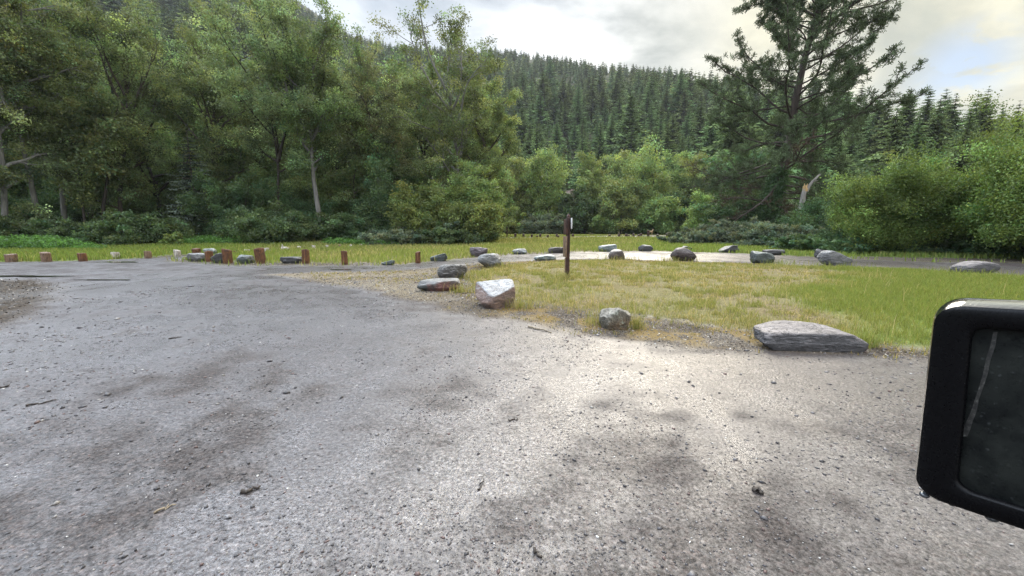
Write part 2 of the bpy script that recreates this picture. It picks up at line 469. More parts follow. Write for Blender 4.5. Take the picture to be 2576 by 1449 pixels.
# ------------------------------------------------------------------ grass, herbs, pebbles, chips (nobody could count these)
def blades(g, x, y, z, h, w, col, rng, bend=.5):
    n_ = len(x)
    az = rng.uniform(0, 2 * np.pi, n_); la = rng.uniform(0, 2 * np.pi, n_); be = rng.uniform(.1, 1, n_) * bend * h
    sx, sy = np.cos(az) * w, np.sin(az) * w
    bx, by = np.cos(la) * be, np.sin(la) * be
    B = np.stack([x, y, z - .01], 1); S = np.stack([sx, sy, 0 * sx], 1)
    Mi = B + np.stack([bx * .3, by * .3, h * .6], 1); T = B + np.stack([bx, by, h * (1 - .25 * bend * rng.random(n_))], 1)
    V = np.stack([B - S, B + S, Mi + S * .7, Mi - S * .7, T], 1).reshape(-1, 3)
    k = np.arange(n_)[:, None] * 5
    cc = np.repeat(col, 5, 0)
    g.add(V, (k + np.array([[0, 1, 2, 3]])), (k + np.array([[3, 2, 4]])), cc)

def scatter(n_, rng, amin, amax, rmin, rmax, p=1.0):
    a = rng.uniform(np.radians(amin), np.radians(amax), n_)
    r = (rng.uniform(rmin ** p, rmax ** p, n_)) ** (1 / p)
    return r * np.sin(a), r * np.cos(a), r

GREEN = np.array([.19, .212, .066]); YEL = np.array([.29, .275, .10]); STRAW = np.array([.42, .34, .18]); DEEP = np.array([.12, .155, .048])

def grass_cols(n_, lush, rng):
    t = rng.random(n_)
    dry = np.where((t < .40)[:, None], YEL * .8, np.where((t < .62)[:, None], GREEN * 1.1, STRAW))
    lu = np.where((t < .62)[:, None], GREEN * np.array([1, 1.08, .9]), np.where((t < .85)[:, None], DEEP * 1.4, YEL))
    c = dry * (1 - lush[:, None]) + lu * lush[:, None]
    return c * rng.uniform(.7, 1.25, (n_, 1))

def build_grass():
    rng = np.random.default_rng(3)
    G = Geo()
    # tufts on the near island
    x, y, r = scatter(95000, rng, -12, 62, 5, 24, 1.3)
    mk = masks(x, y)
    dens = .05 + .95 * sstep(.46, .60, fbm(x / .34, y / .34, 55, 3))
    dens = np.maximum(dens * (.35 + .65 * sstep(.3, .6, fbm(x / 2.2, y / 2.2, 58, 3))), mk['lush'] * .95)
    edge = sstep(1.3, .2, sdist(P_ISL, x, y))
    dens = np.maximum(dens, edge * .6)
    acc = rng.random(len(x)) < mk['isl'] * dens * .75
    x, y, r, lush = x[acc], y[acc], r[acc], mk['lush'][acc]
    k = 7
    xx = np.repeat(x, k) + rng.normal(0, .035, len(x) * k); yy = np.repeat(y, k) + rng.normal(0, .035, len(x) * k)
    rr = np.repeat(r, k); ll = np.clip(np.repeat(lush, k) + np.repeat(.5 * sstep(.45, .65, fbm(x / 1.1, y / 1.1, 60, 3)), k), 0, 1)
    tuft = np.repeat(rng.uniform(.55, 1.25, len(x)), k)
    h = (.09 + .05 * ll) * tuft * rng.uniform(.6, 1.3, len(xx))
    blades(G, xx, yy, gz(xx, yy), h, .0014 + .00028 * rr, grass_cols(len(xx), ll, rng), rng, .75)
    # long pale seed stalks
    x, y, r = scatter(2600, rng, -10, 60, 6, 18, 1.5); mk = masks(x, y)
    a = rng.random(len(x)) < mk['isl'] * .28 * (1 - .8 * mk['lush'])
    x, y, r = x[a], y[a], r[a]
    blades(G, x, y, gz(x, y), rng.uniform(.25, .48, len(x)), .0016 + .00022 * r, np.tile(STRAW * 1.1, (len(x), 1)), rng, .9)
    for (bx, by, wd) in ((1310, 775, 40), (1175, 700, 40), (1262, 674, 40), (1160, 735, 30), (1600, 826, 30), (1950, 664, 60), (2090, 671, 90), (2400, 690, 110), (2450, 693, 90), (1700, 657, 60), (1550, 655, 50), (1427, 708, 26), (1500, 815, 40), (2180, 870, 30)):
        pc = gp(bx, by); k_ = 150; sp = wd / FP * pc.y * .5
        xx = pc.x + rng.normal(0, sp, k_); yy = pc.y + rng.normal(0, sp * .6, k_); rr = np.hypot(xx, yy)
        blades(G, xx, yy, gz(xx, yy), rng.uniform(.10, .34, k_), .0014 + .00030 * rr, grass_cols(k_, np.full(k_, .3 if bx < 1900 else .9), rng), rng, .8)
    o = G.build('island_grass', M['grass'])
    tag(o, 'sparse yellow green tufts of grass on the island between boulders', 'grass', kind='stuff')
    # sparse weeds on the verge
    G = Geo()
    x, y, r = scatter(30000, rng, -45, 60, 5, 24, 1.3); mk = masks(x, y)
    vv = mk['verge'] * (1 - mk['isl']); nn = fbm(x / .7, y / .7, 91, 3)
    px, py = proj_np(x, y)
    a = rng.random(len(x)) < vv * (.35 * sstep(.5, .68, nn) + .30 * sstep(1250, 900, px) * sstep(.42, .6, nn))
    si_ = sdist(P_ISL, x, y); a |= (rng.random(len(x)) < .75 * sstep(-.75, -.1, si_) * sstep(.25, -.05, si_)) & (y > 2)
    x, y, r = x[a], y[a], r[a]
    k = 4; xx = np.repeat(x, k) + rng.normal(0, .03, len(x) * k); yy = np.repeat(y, k) + rng.normal(0, .03, len(x) * k); rr = np.repeat(r, k)
    blades(G, xx, yy, gz(xx, yy), rng.uniform(.03, .10, len(xx)), .002 + .0004 * rr, grass_cols(len(xx), np.full(len(xx), .12), rng) * np.array([.92, .86, .8]), rng, .9)
    tag(G.build('verge_weeds', M['grass']), 'thin weeds and straw sprouting from the bare verge beside the gravel', 'weeds', kind='stuff')
    # meadow beyond the loop road
    G = Geo()
    x, y, r = scatter(340000, rng, -63, 62, 17, 78, 1.0)
    mk = masks(x, y)
    a = rng.random(len(x)) < mk['field'] * (1 - mk['edge']) * np.maximum(.55, mk['lush'])
    x, y, r, lush = x[a], y[a], r[a], mk['lush'][a]
    lush = np.clip(.35 + lush + .45 * sstep(.4, .65, fbm(x / 3, y / 3, 61, 3)), 0, 1)
    h = rng.uniform(.10, .24, len(x)) * (1 + .3 * lush) * (1 + .004 * r)
    blades(G, x, y, gz(x, y), h, .004 + .00075 * r, grass_cols(len(x), lush, rng) * np.array([.95, 1.02, 1.0]), rng, .5)
    tag(G.build('meadow_grass', M['grass']), 'yellow green meadow grass beyond the gravel loop road', 'grass', kind='stuff')
build_grass()

def stones(g, x, y, z, s, col, rng, flat=.6):
    n_ = len(x)
    base = np.array([[1, 0, 0], [0, 1, 0], [-1, 0, 0], [0, -1, 0], [.1, .05, 1], [0, 0, -1]], float)
    V = base[None] * rng.uniform(.6, 1.2, (n_, 6, 1)) + rng.normal(0, .12, (n_, 6, 3))
    a = rng.uniform(0, 2 * np.pi, n_); st = rng.uniform(.7, 1.6, n_)
    V[:, :, 0] *= st[:, None]; V[:, :, 2] *= flat
    ca, sa = np.cos(a)[:, None], np.sin(a)[:, None]
    X = V[:, :, 0] * ca - V[:, :, 1] * sa; Y = V[:, :, 0] * sa + V[:, :, 1] * ca
    V = np.stack([X, Y, V[:, :, 2]], -1) * s[:, None, None] + np.stack([x, y, z + s * flat * .3], 1)[:, None]
    F = np.array([[0, 1, 4], [1, 2, 4], [2, 3, 4], [3, 0, 4], [1, 0, 5], [2, 1, 5], [3, 2, 5], [0, 3, 5]])
    T = (np.arange(n_)[:, None, None] * 6 + F[None]).reshape(-1, 3)
    g.add(V.reshape(-1, 3), None, T, np.repeat(col, 6, 0))

def pebble_mat():
    m, nodes, links = newmat('pebble_stone'); n = N(nodes, links)
    f = n.noise(n.pos(), 120, 4, .6)
    c = n.mix(1.0, n.attr('col', 'Color'), n.ramp(f, [(.3, .7), (.7, 1.2)]), 'MULTIPLY')
    n.out(n.bsdf(c, .45, n.bump(f, .3, .004), .5))
    return m
M['pebble'] = pebble_mat()

def build_pebbles():
    rng = np.random.default_rng(11)
    G = Geo()
    x, y, r = scatter(70000, rng, -58, 58, 1.5, 14, .7)
    mk = masks(x, y)
    nn = fbm(x / .8, y / .8, 44, 4)
    bed = sstep(.46, .62, nn)
    px, py = proj_np(x, y)
    heap = np.exp(-((px - 1080) / 430) ** 2) * sstep(1200, 1380, py) + .6 * np.exp(-((px - 420) / 160) ** 2 - ((py - 1200) / 60) ** 2)
    p = mk['gravel'] * (.10 + .40 * bed + 1.2 * heap) + (1 - mk['isl']) * mk['verge'] * .8
    a = rng.random(len(x)) < np.clip(p, 0, 1)
    x, y, r = x[a], y[a], r[a]; n_ = len(x)
    s = (.0028 + .0009 * r) * rng.lognormal(0, .42, n_)
    t = rng.random(n_)
    pal = np.array([[.045, .042, .045], [.09, .085, .088], [.15, .14, .14], [.13, .085, .075], [.24, .225, .21], [.5, .49, .47]])
    col = pal[np.searchsorted(np.cumsum([.27, .28, .22, .12, .09, .02]), t).clip(0, 5)] * rng.uniform(.8, 1.2, (n_, 1))
    stones(G, x, y, gz(x, y), s, col, rng)
    # dark clods
    x, y, r = scatter(620, rng, -50, 52, 2.2, 12, 1); mk = masks(x, y); a = mk['gravel'] > .6; x, y, r = x[a], y[a], r[a]
    stones(G, x, y, gz(x, y), rng.lognormal(-4.9, .35, len(x)) * (1 + .06 * r), np.tile([.03, .028, .03], (len(x), 1)), rng, .8)
    tag(G.build('pebbles', M['pebble']), 'loose pebbles and dark clods strewn over the wet gravel', 'pebbles', kind='stuff')
    # bark chips and leaf litter
    G = Geo()
    x, y, r = scatter(80000, rng, -60, 60, 4.5, 26, 1.0); mk = masks(x, y)
    p = mk['bare'] * (.75 - .3 * mk['moss'])
    a = rng.random(len(x)) < p
    x, y, r = x[a], y[a], r[a]; n_ = len(x)
    t = rng.random(n_)
    pal = np.array([[.025, .02, .017], [.06, .045, .034], [.12, .09, .065], [.26, .22, .17], [.45, .42, .36]])
    col = pal[np.searchsorted(np.cumsum([.42, .28, .15, .10, .05]), t).clip(0, 4)]
    C = np.stack([x, y, gz(x, y) + .008], 1)
    leaves(G, C, .008 + .0011 * r, col, rng, .45, .6)
    tag(G.build('bark_litter', M['pebble']), 'scattered bark chips and dead leaves on the bare verge', 'litter', kind='stuff')
build_pebbles()

# ------------------------------------------------------------------ boulders
_bm = bmesh.new(); bmesh.ops.create_icosphere(_bm, subdivisions=5, radius=1)
ICO_V = np.array([v.co[:] for v in _bm.verts]); ICO_F = np.array([[v.index for v in f.verts] for f in _bm.faces]); _bm.free()
ICO_V /= np.linalg.norm(ICO_V, axis=1)[:, None]

def rock_mat(name, a, b, top=None, toplight=.0, strata=0.0, rough=.5, lichen=None, warm=None, sdir=(.15, .1, 1)):
    a = tuple(k * .55 for k in a); b = tuple(k * .72 for k in b)
    m, nodes, links = newmat(name); n = N(nodes, links)
    p = n.obj()
    sv = n.scalev(p, (1, 1, 1 + 5 * strata))
    f = n.noise(sv, 3.5, 8, .66, .8); f2 = n.noise(p, 16, 6, .7); f3 = n.noise(p, 55, 4, .7)
    c = n.ramp(n.math('ADD', n.math('MULTIPLY', f, .65), n.math('MULTIPLY', f2, .35)), [(.34, a), (.5, tuple((i + j) / 2 for i, j in zip(a, b))), (.64, b)])
    if warm: c = n.mix(n.mapr(n.noise(p, 1.7, 3, .5), .48, .6, 0, 1), c, n.mix(n.mapr(f2, .4, .65, 0, 1), warm, tuple(k * 1.5 for k in warm)))
    if lichen: c = n.mix(n.mapr(n.noise(p, 7, 6, .75), .56, .63, 0, .85), c, lichen)
    if top:  # upward faces paler: sky light on wet tops put into the colour
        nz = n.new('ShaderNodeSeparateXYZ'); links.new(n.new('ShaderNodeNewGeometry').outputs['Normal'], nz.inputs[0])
        c = n.mix(n.math('MULTIPLY', n.mapr(n.math('ADD', nz.outputs[2], n.mapr(f2, .3, .7, -.25, .25)), .35, .75, 0, 1), toplight), c, n.mix(n.mapr(f, .4, .6, 0, 1), top, tuple(k * .6 for k in top)))
    c = n.mix(n.mapr(f3, .3, .7, .35, 0), c, (.02, .02, .02))
    cr = n.mapr(n.math('ABSOLUTE', n.math('SUBTRACT', n.noise(n.scalev(p, (1, 1, 1 + 3 * strata)), 2.6, 5, .6, .6), .5)), 0, .022, 0, 1)
    c = n.mix(n.mapr(cr, 0, 1, .45, 0), c, (.015, .014, .013))
    h = n.math('ADD', n.math('MULTIPLY', f, 1.2), n.math('ADD', n.math('MULTIPLY', f2, .5), n.math('ADD', n.math('MULTIPLY', f3, .15), n.math('MULTIPLY', cr, .25))))
    n.out(n.bsdf(c, n.mapr(f2, .3, .7, rough - .1, rough + .15), n.bump(h, .9, .05), .5))
    return m

def rock_mesh(name, mat, seed, w, d, h, planes=(), k=18, amp=.08, strata=.5, axis=(0.1, 0, 1)):
    """angular boulder: a sphere clipped by planes, then weathered"""
    rng = np.random.default_rng(seed)
    PL = [((-1, 0, .0), .92), ((1, 0, .05), .92), ((0, -1, .12), .9), ((0, 1, .1), .92), ((0, 0, 1), .85), ((0, 0, -1), .8)]
    PL = [(np.array(n_) + rng.normal(0, .13, 3), dd) for n_, dd in PL]
    for i in range(9):
        n_ = rng.normal(size=3); n_[2] *= .8; PL.append((n_, rng.uniform(.86, 1.06)))
    for n_, dd in planes: PL.append((np.array(n_, float), dd))
    s = np.zeros(len(ICO_V))
    for n_, dd in PL:
        n_ = n_ / np.linalg.norm(n_); dt = ICO_V @ n_
        s += (np.clip(dt, 1e-4, None) / dd) ** k
    V = ICO_V * (s ** (-1 / k))[:, None]
    ax = np.array(axis, float); ax /= np.linalg.norm(ax)
    off = rng.uniform(-40, 40, 3)
    disp = np.empty(len(V))
    for i, v in enumerate(V):
        p = Vector(v * 1.7 + off)
        a = mnoise.fractal(p, 1.0, 2.1, 5)
        st = float(v @ ax) * 7 + a * 1.2 + off[0]
        stair = (st % 1.0)
        disp[i] = a * .9 + strata * (1 - abs(stair - .5) * 2) * .8 - (strata * .4)
        disp[i] += .42 * mnoise.noise(Vector(v * 9 + off))
    V = V * (1 + amp * disp)[:, None]
    zmin, zmax = V[:, 2].min(), V[:, 2].max()
    V[:, 0] = (V[:, 0] - (V[:, 0].max() + V[:, 0].min()) / 2) / (V[:, 0].max() - V[:, 0].min()) * w
    V[:, 1] = (V[:, 1] - (V[:, 1].max() + V[:, 1].min()) / 2) / (V[:, 1].max() - V[:, 1].min()) * d
    V[:, 2] = (V[:, 2] - zmin) / (zmax - zmin) * h * 1.22 - h * .22
    uc = 1 - .17 * np.clip(1 - V[:, 2] / (.34 * h), 0, 1.3)
    V[:, 0] *= uc; V[:, 1] *= uc
    g = Geo(); g.add(V, None, ICO_F)
    o = g.build(name, mat)
    o.data.polygons.foreach_set('use_smooth', np.ones(len(ICO_F), bool))
    return o

def boulder(x0, x1, yt, yb, label, mat, seed, name='boulder', dep=.75, rz=0.0, group=None, **kw):
    p = gp((x0 + x1) / 2, yb); dc = p.y * CP + CAMH * SP
    w = (x1 - x0) / FP * dc
    d = w * dep
    top = pt((x0 + x1) / 2, yt, p.y + d * .45)
    h = max(top.z, .06)
    o = rock_mesh(name, mat, seed, w, d, h, **kw)
    x, y = p.x * (p.y + d * .45) / p.y, p.y + d * .45
    o.location = (x, y, gz1(x, y) - .01); o.rotation_euler = (0, 0, rz)
    tag(o, label, 'boulder', group)
    return o

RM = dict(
    pink=rock_mat('red_stone_painted_toplight', (.17, .105, .085), (.50, .34, .27), (.44, .46, .48), .9, .6, .42),
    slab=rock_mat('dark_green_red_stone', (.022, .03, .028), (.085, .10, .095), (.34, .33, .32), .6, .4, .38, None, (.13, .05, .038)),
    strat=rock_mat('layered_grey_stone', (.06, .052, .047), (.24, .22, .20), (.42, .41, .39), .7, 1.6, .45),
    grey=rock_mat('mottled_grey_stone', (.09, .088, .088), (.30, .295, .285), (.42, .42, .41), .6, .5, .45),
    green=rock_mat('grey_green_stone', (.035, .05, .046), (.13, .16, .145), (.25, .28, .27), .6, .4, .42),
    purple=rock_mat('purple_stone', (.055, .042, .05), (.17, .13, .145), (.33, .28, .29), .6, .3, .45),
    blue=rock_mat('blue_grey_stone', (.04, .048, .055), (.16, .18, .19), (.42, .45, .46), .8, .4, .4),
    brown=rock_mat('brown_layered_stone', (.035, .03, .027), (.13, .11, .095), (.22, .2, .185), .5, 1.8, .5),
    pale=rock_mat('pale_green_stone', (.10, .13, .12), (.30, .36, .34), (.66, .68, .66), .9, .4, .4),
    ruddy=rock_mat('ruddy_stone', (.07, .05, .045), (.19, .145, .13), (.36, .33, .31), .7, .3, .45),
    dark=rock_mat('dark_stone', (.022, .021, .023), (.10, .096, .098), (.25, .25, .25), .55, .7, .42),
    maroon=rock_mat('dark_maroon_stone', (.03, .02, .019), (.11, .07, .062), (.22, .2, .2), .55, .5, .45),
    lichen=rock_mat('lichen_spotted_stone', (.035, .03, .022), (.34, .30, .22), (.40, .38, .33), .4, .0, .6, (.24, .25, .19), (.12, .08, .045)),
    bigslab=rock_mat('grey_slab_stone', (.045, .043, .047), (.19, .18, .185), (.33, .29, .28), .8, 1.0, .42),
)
boulder(1192, 1301, 704, 779, 'boulder with a flat striated top painted pale as sky light and reddish sides, nearest the timber post', RM['pink'], 5, dep=.95, rz=.0,
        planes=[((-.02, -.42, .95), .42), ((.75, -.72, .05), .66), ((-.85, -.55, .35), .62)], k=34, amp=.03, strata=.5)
boulder(1053, 1161, 700, 733, 'low boulder half dark green and half maroon red, left of the toplit one', RM['slab'], 12, dep=.6, planes=[((0, -.1, 1), .7), ((.6, -.75, .1), .75)], k=26, amp=.035)
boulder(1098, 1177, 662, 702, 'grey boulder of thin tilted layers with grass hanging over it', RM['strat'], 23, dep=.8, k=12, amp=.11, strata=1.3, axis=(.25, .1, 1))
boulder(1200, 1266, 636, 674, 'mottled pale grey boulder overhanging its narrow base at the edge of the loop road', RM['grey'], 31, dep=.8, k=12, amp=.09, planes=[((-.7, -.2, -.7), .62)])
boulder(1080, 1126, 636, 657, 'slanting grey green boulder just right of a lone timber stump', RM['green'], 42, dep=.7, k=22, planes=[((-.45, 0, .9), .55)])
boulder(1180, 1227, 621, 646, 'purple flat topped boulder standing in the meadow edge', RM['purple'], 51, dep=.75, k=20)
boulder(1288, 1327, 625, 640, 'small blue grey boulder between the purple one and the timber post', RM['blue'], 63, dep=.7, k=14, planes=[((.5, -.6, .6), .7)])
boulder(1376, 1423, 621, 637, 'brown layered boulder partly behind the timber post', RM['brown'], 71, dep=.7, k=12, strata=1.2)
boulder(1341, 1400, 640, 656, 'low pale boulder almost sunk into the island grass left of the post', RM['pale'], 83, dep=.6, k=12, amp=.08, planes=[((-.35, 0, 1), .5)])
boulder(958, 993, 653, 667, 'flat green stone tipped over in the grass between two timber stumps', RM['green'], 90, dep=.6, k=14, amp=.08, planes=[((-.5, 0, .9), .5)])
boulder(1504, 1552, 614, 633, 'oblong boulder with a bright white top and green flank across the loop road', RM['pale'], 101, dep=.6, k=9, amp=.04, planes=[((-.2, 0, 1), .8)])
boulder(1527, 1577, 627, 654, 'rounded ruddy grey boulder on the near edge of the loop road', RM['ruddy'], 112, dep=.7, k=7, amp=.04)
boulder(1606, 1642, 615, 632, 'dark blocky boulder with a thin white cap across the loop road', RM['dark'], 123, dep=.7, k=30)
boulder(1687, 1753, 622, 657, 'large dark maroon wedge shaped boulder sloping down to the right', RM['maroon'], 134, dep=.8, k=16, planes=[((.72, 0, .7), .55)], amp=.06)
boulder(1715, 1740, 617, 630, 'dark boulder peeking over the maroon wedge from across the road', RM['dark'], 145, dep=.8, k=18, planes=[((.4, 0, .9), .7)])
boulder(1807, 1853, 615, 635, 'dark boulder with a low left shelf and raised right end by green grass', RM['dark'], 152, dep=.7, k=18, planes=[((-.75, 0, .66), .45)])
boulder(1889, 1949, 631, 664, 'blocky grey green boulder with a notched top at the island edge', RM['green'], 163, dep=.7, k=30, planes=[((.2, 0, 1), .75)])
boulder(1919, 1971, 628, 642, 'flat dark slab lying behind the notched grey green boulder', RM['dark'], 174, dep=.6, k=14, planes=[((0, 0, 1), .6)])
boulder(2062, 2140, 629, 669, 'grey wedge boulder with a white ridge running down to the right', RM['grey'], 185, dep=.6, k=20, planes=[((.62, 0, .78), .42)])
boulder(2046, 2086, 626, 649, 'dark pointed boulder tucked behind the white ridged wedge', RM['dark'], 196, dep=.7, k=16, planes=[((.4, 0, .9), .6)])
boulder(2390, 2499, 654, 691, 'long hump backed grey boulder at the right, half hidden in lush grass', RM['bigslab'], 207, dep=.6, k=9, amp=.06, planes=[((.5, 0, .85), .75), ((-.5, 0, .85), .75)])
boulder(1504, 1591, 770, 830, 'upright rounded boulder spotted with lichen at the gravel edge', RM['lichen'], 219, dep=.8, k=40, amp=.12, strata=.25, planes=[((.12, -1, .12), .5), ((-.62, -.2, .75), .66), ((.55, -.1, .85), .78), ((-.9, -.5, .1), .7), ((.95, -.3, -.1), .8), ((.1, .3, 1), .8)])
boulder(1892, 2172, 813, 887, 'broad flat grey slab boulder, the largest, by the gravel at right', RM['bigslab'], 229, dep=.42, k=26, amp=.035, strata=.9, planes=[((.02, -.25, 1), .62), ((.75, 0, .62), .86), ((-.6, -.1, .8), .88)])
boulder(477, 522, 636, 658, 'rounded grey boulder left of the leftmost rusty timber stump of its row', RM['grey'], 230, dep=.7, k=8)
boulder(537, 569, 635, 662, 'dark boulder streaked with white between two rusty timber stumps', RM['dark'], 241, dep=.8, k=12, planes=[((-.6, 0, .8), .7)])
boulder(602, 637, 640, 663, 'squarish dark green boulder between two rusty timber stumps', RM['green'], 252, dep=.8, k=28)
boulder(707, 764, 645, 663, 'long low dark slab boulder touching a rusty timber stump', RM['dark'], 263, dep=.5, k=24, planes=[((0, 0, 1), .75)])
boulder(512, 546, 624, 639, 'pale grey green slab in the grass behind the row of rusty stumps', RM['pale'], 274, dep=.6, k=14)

# ------------------------------------------------------------------ timber stumps and posts
def timber_mat(name, a, b, c_):
    m, nodes, links = newmat(name); n = N(nodes, links)
    p = n.scalev(n.obj(), (9, 9, .7)); f = n.noise(p, 3.2, 7, .7, .4); f2 = n.noise(n.obj(), 6, 4, .6)
    c = n.ramp(f, [(.3, a), (.52, b), (.72, c_)])
    c = n.mix(n.mapr(f2, .50, .68, 0, .75), c, tuple(k * .5 for k in a))
    c = n.mix(n.mapr(n.noise(n.scalev(n.obj(), (14, 14, .8)), 5, 4, .7), .54, .60, 0, .8), c, (.008, .006, .005))
    n.out(n.bsdf(c, .6, n.bump(f, .8, .02), .35))
    return m
M['rusty'] = timber_mat('rust_brown_timber', (.022, .010, .006), (.125, .050, .018), (.26, .125, .055))
M['rustpale'] = timber_mat('faded_brown_timber', (.06, .036, .022), (.19, .115, .07), (.36, .28, .20))
M['palewood'] = timber_mat('bleached_grey_timber', (.20, .17, .14), (.42, .38, .33), (.62, .58, .52))
M['darkwood'] = timber_mat('dark_stained_timber', (.010, .006, .005), (.05, .02, .014), (.13, .05, .03))

def timber_geo(w, h, seed, d=None, emb=.15):
    """square sawn post with rounded corners, split grain and an uneven top"""
    rng = np.random.default_rng(seed); d = d or w
    n_, m = 28, 14
    a = np.arange(n_) * 2 * np.pi / n_ + np.pi / 4
    e = 7.0
    rr = (np.abs(np.cos(a)) ** e + np.abs(np.sin(a)) ** e) ** (-1 / e)
    groove = np.ones(n_)
    for s in rng.choice(n_, 5, replace=False): groove[s] -= rng.uniform(.05, .16)
    zs = np.concatenate([np.linspace(-emb, h * .97, m), [h]])
    V = []
    tilt = rng.normal(0, .12, 2)
    for i, z in enumerate(zs):
        sc = (1 - .015 * i / m + rng.normal(0, .008)) * (.9 if i == len(zs) - 1 else 1)
        x = np.cos(a) * rr * w / 2 * groove * sc; y = np.sin(a) * rr * d / 2 * groove * sc
        zz = z + (x * tilt[0] + y * tilt[1] + rng.normal(0, .006, n_)) * (z / h if z > 0 else 0)
        V.append(np.stack([x, y, zz], 1))
    V = np.concatenate(V); m = len(zs)
    i = np.arange(m - 1)[:, None] * n_; j = np.arange(n_)[None]; k = (j + 1) % n_
    Q = np.stack([i + j, i + k, i + n_ + k, i + n_ + j], -1).reshape(-1, 4)
    c = len(V); V = np.concatenate([V, [[0, 0, h * .995]]]); e0 = (m - 1) * n_
    T = [[e0 + s, e0 + (s + 1) % n_, c] for s in range(n_)]
    g = Geo(); g.add(V, Q, T); return g

_ts = [100]
def stump(x0, x1, yt, yb, label, mat, lean=(0, 0), group=None, name='timber_stump', wmax=None):
    _ts[0] += 1
    p = gp((x0 + x1) / 2, yb); dc = p.y * CP + CAMH * SP
    w = (x1 - x0) / FP * dc
    h = pt((x0 + x1) / 2, yt, p.y + w / 2).z
    o = timber_geo(w * .98, max(h, .12), _ts[0]).build(name, mat)
    y = p.y + w / 2; x = p.x * y / p.y
    o.location = (x, y, gz1(x, y)); o.rotation_euler = (R(lean[1]), R(lean[0]), R(random.uniform(-12, 12)))
    tag(o, label, 'post', group)
    return o
G1 = 'rusty timber stumps in a row along the gravel'
stump(488, 503, 625, 642, 'rust brown timber stump at the far left end of its row, beside the pale slab', M['rusty'], (-2, 0), G1)
stump(520, 535, 633, 659, 'rust brown timber stump right behind the rounded grey boulder', M['rusty'], (-2, 0), G1)
stump(565, 583, 627, 663, 'thick rust brown timber stump with a pale top against the white streaked boulder', M['rusty'], (-1, 0), G1)
stump(648, 667, 624, 663, 'tall split rust brown timber stump leaning left by the dark green boulder', M['rusty'], (-6, 0), G1)
stump(763, 778, 628, 663, 'upright rust brown timber stump at the right end of the long dark slab', M['rusty'], (0, 0), G1)
stump(861, 874, 631, 666, 'rust brown timber stump standing alone in grass, right of the long dark slab', M['rusty'], (0, 0), G1)
stump(1046, 1057, 633, 662, 'rust brown timber stump alone beside the slanting grey green boulder', M['rusty'], (1, 0), G1)
G2 = 'short weathered stumps lining the gravel at left'
for x0, x1, yt, yb, lb, mt, ln in [
    (22, 41, 639, 659, 'weathered brown stump with a pale patch, leftmost along the gravel edge', 'rustpale', -3),
    (110, 126, 634, 658, 'weathered stump brown above and bleached below, taller than its neighbours', 'rustpale', -2),
    (202, 216, 636, 657, 'plain brown stump leaning left between a bleached stump and a pale sided one', 'rusty', -4),
    (284, 298, 634, 651, 'pale sided stump with one dark corner beside the thin puddle', 'palewood', 0),
    (367, 379, 631, 649, 'stump pale at the top left and rusty at its foot, right of the puddle', 'rustpale', 0),
    (441, 453, 629, 645, 'grey bleached stump below a young sapling', 'palewood', 0)]:
    stump(x0, x1, yt, yb, lb, M[mt], (ln, 0), G2)
G3 = 'small stump ends below the cottonwoods beyond the meadow'
LB = ['tiny rusty stump end just right of the thick pale topped stump', 'tiny white stump end above the dark green boulder', 'white stump end just right of the split leaning stump',
      None, 'white stump end left of the upright stump by the slab', 'white stump end fourth in line before the dark bushes', 'clean white stump end midway below the grey trunked cottonwood',
      'brownish stump end between two white ones below the cottonwoods', 'white stump end last before the low bushes', 'faint stump end half swallowed by the low bushes']
for i, (x0, x1, yt, yb, mt) in enumerate([(587, 595, 631, 639, 'rusty'), (617, 627, 628, 637, 'palewood'), (666, 676, 624, 636, 'palewood'), (0,0,0,0,'rusty'), (749, 757, 620, 628, 'palewood'),
                                          (786, 794, 617, 628, 'palewood'), (820, 827, 616, 625, 'palewood'), (852, 858, 615, 623, 'rustpale'), (880, 886, 615, 623, 'palewood'), (905, 911, 613, 619, 'palewood')]):
    if LB[i] is None: continue
    stump(x0, x1, yt, yb, LB[i], M[mt], (0, 0), G3)

# pale log lying among the stump ends
def build_log():
    p = gp(718, 631); g = Geo()
    L = 18 / FP * p.y
    pa = np.array([[-L / 2, 0, .14], [-L * .2, .02, .15], [L * .15, 0, .14], [L / 2, -.03, .11]]); tube(g, pa, [.13, .14, .13, .11], 10)
    g.add(*[(lambda c: c)(np.concatenate([[pa[0]], pa[0] + .13 * np.stack([0 * np.arange(10), np.cos(np.arange(10) * .628), np.sin(np.arange(10) * .628)], 1)]))], None, [[0, 1 + i, 1 + (i + 1) % 10] for i in range(10)])
    tube(g, [[-L * .3, 0, .2], [-L * .32, -.03, .33], [-L * .35, -.03, .42]], [.05, .04, .03], 6)
    o = g.build('log', M['palewood']); o.location = (p.x, p.y, gz1(p.x, p.y)); tag(o, 'short bleached log with a knob lying among the white stump ends', 'log')
build_log()

# far posts round the second parking loop
G4 = 'distant low posts round the far gravel loop'
FARP = [(1296.5, 599, 6), (1317, 599, 5.5), (1338, 597, 4.5), (1351, 600, 4), (1359, 596.5, 5), (1378, 600, 4.5), (1400.5, 596.5, 5), (1404, 600, 4), (1441, 596.5, 5), (1533, 596.5, 4),
        (1557, 596, 5), (1575, 596.5, 5), (1581, 597.5, 4), (1593.5, 595.5, 5), (1606, 597, 4), (1612.5, 594.5, 5), (1654, 597.5, 4.5), (1678, 597.5, 6.5), (1684, 595, 6)]
proto = None
for i, (x, yb, hp) in enumerate(FARP):
    p = gp(x, yb)
    if proto is None:
        o = proto = timber_geo(.26, .5, 999).build('bollard', M['darkwood'])
    else:
        o = proto.copy(); COL.objects.link(o)
    o.location = (p.x, p.y, gz1(p.x, p.y)); o.scale = (1.2, 1.2, hp / 5.0)
    tag(o, 'small dark post at the edge of the far gravel loop', 'post', G4)
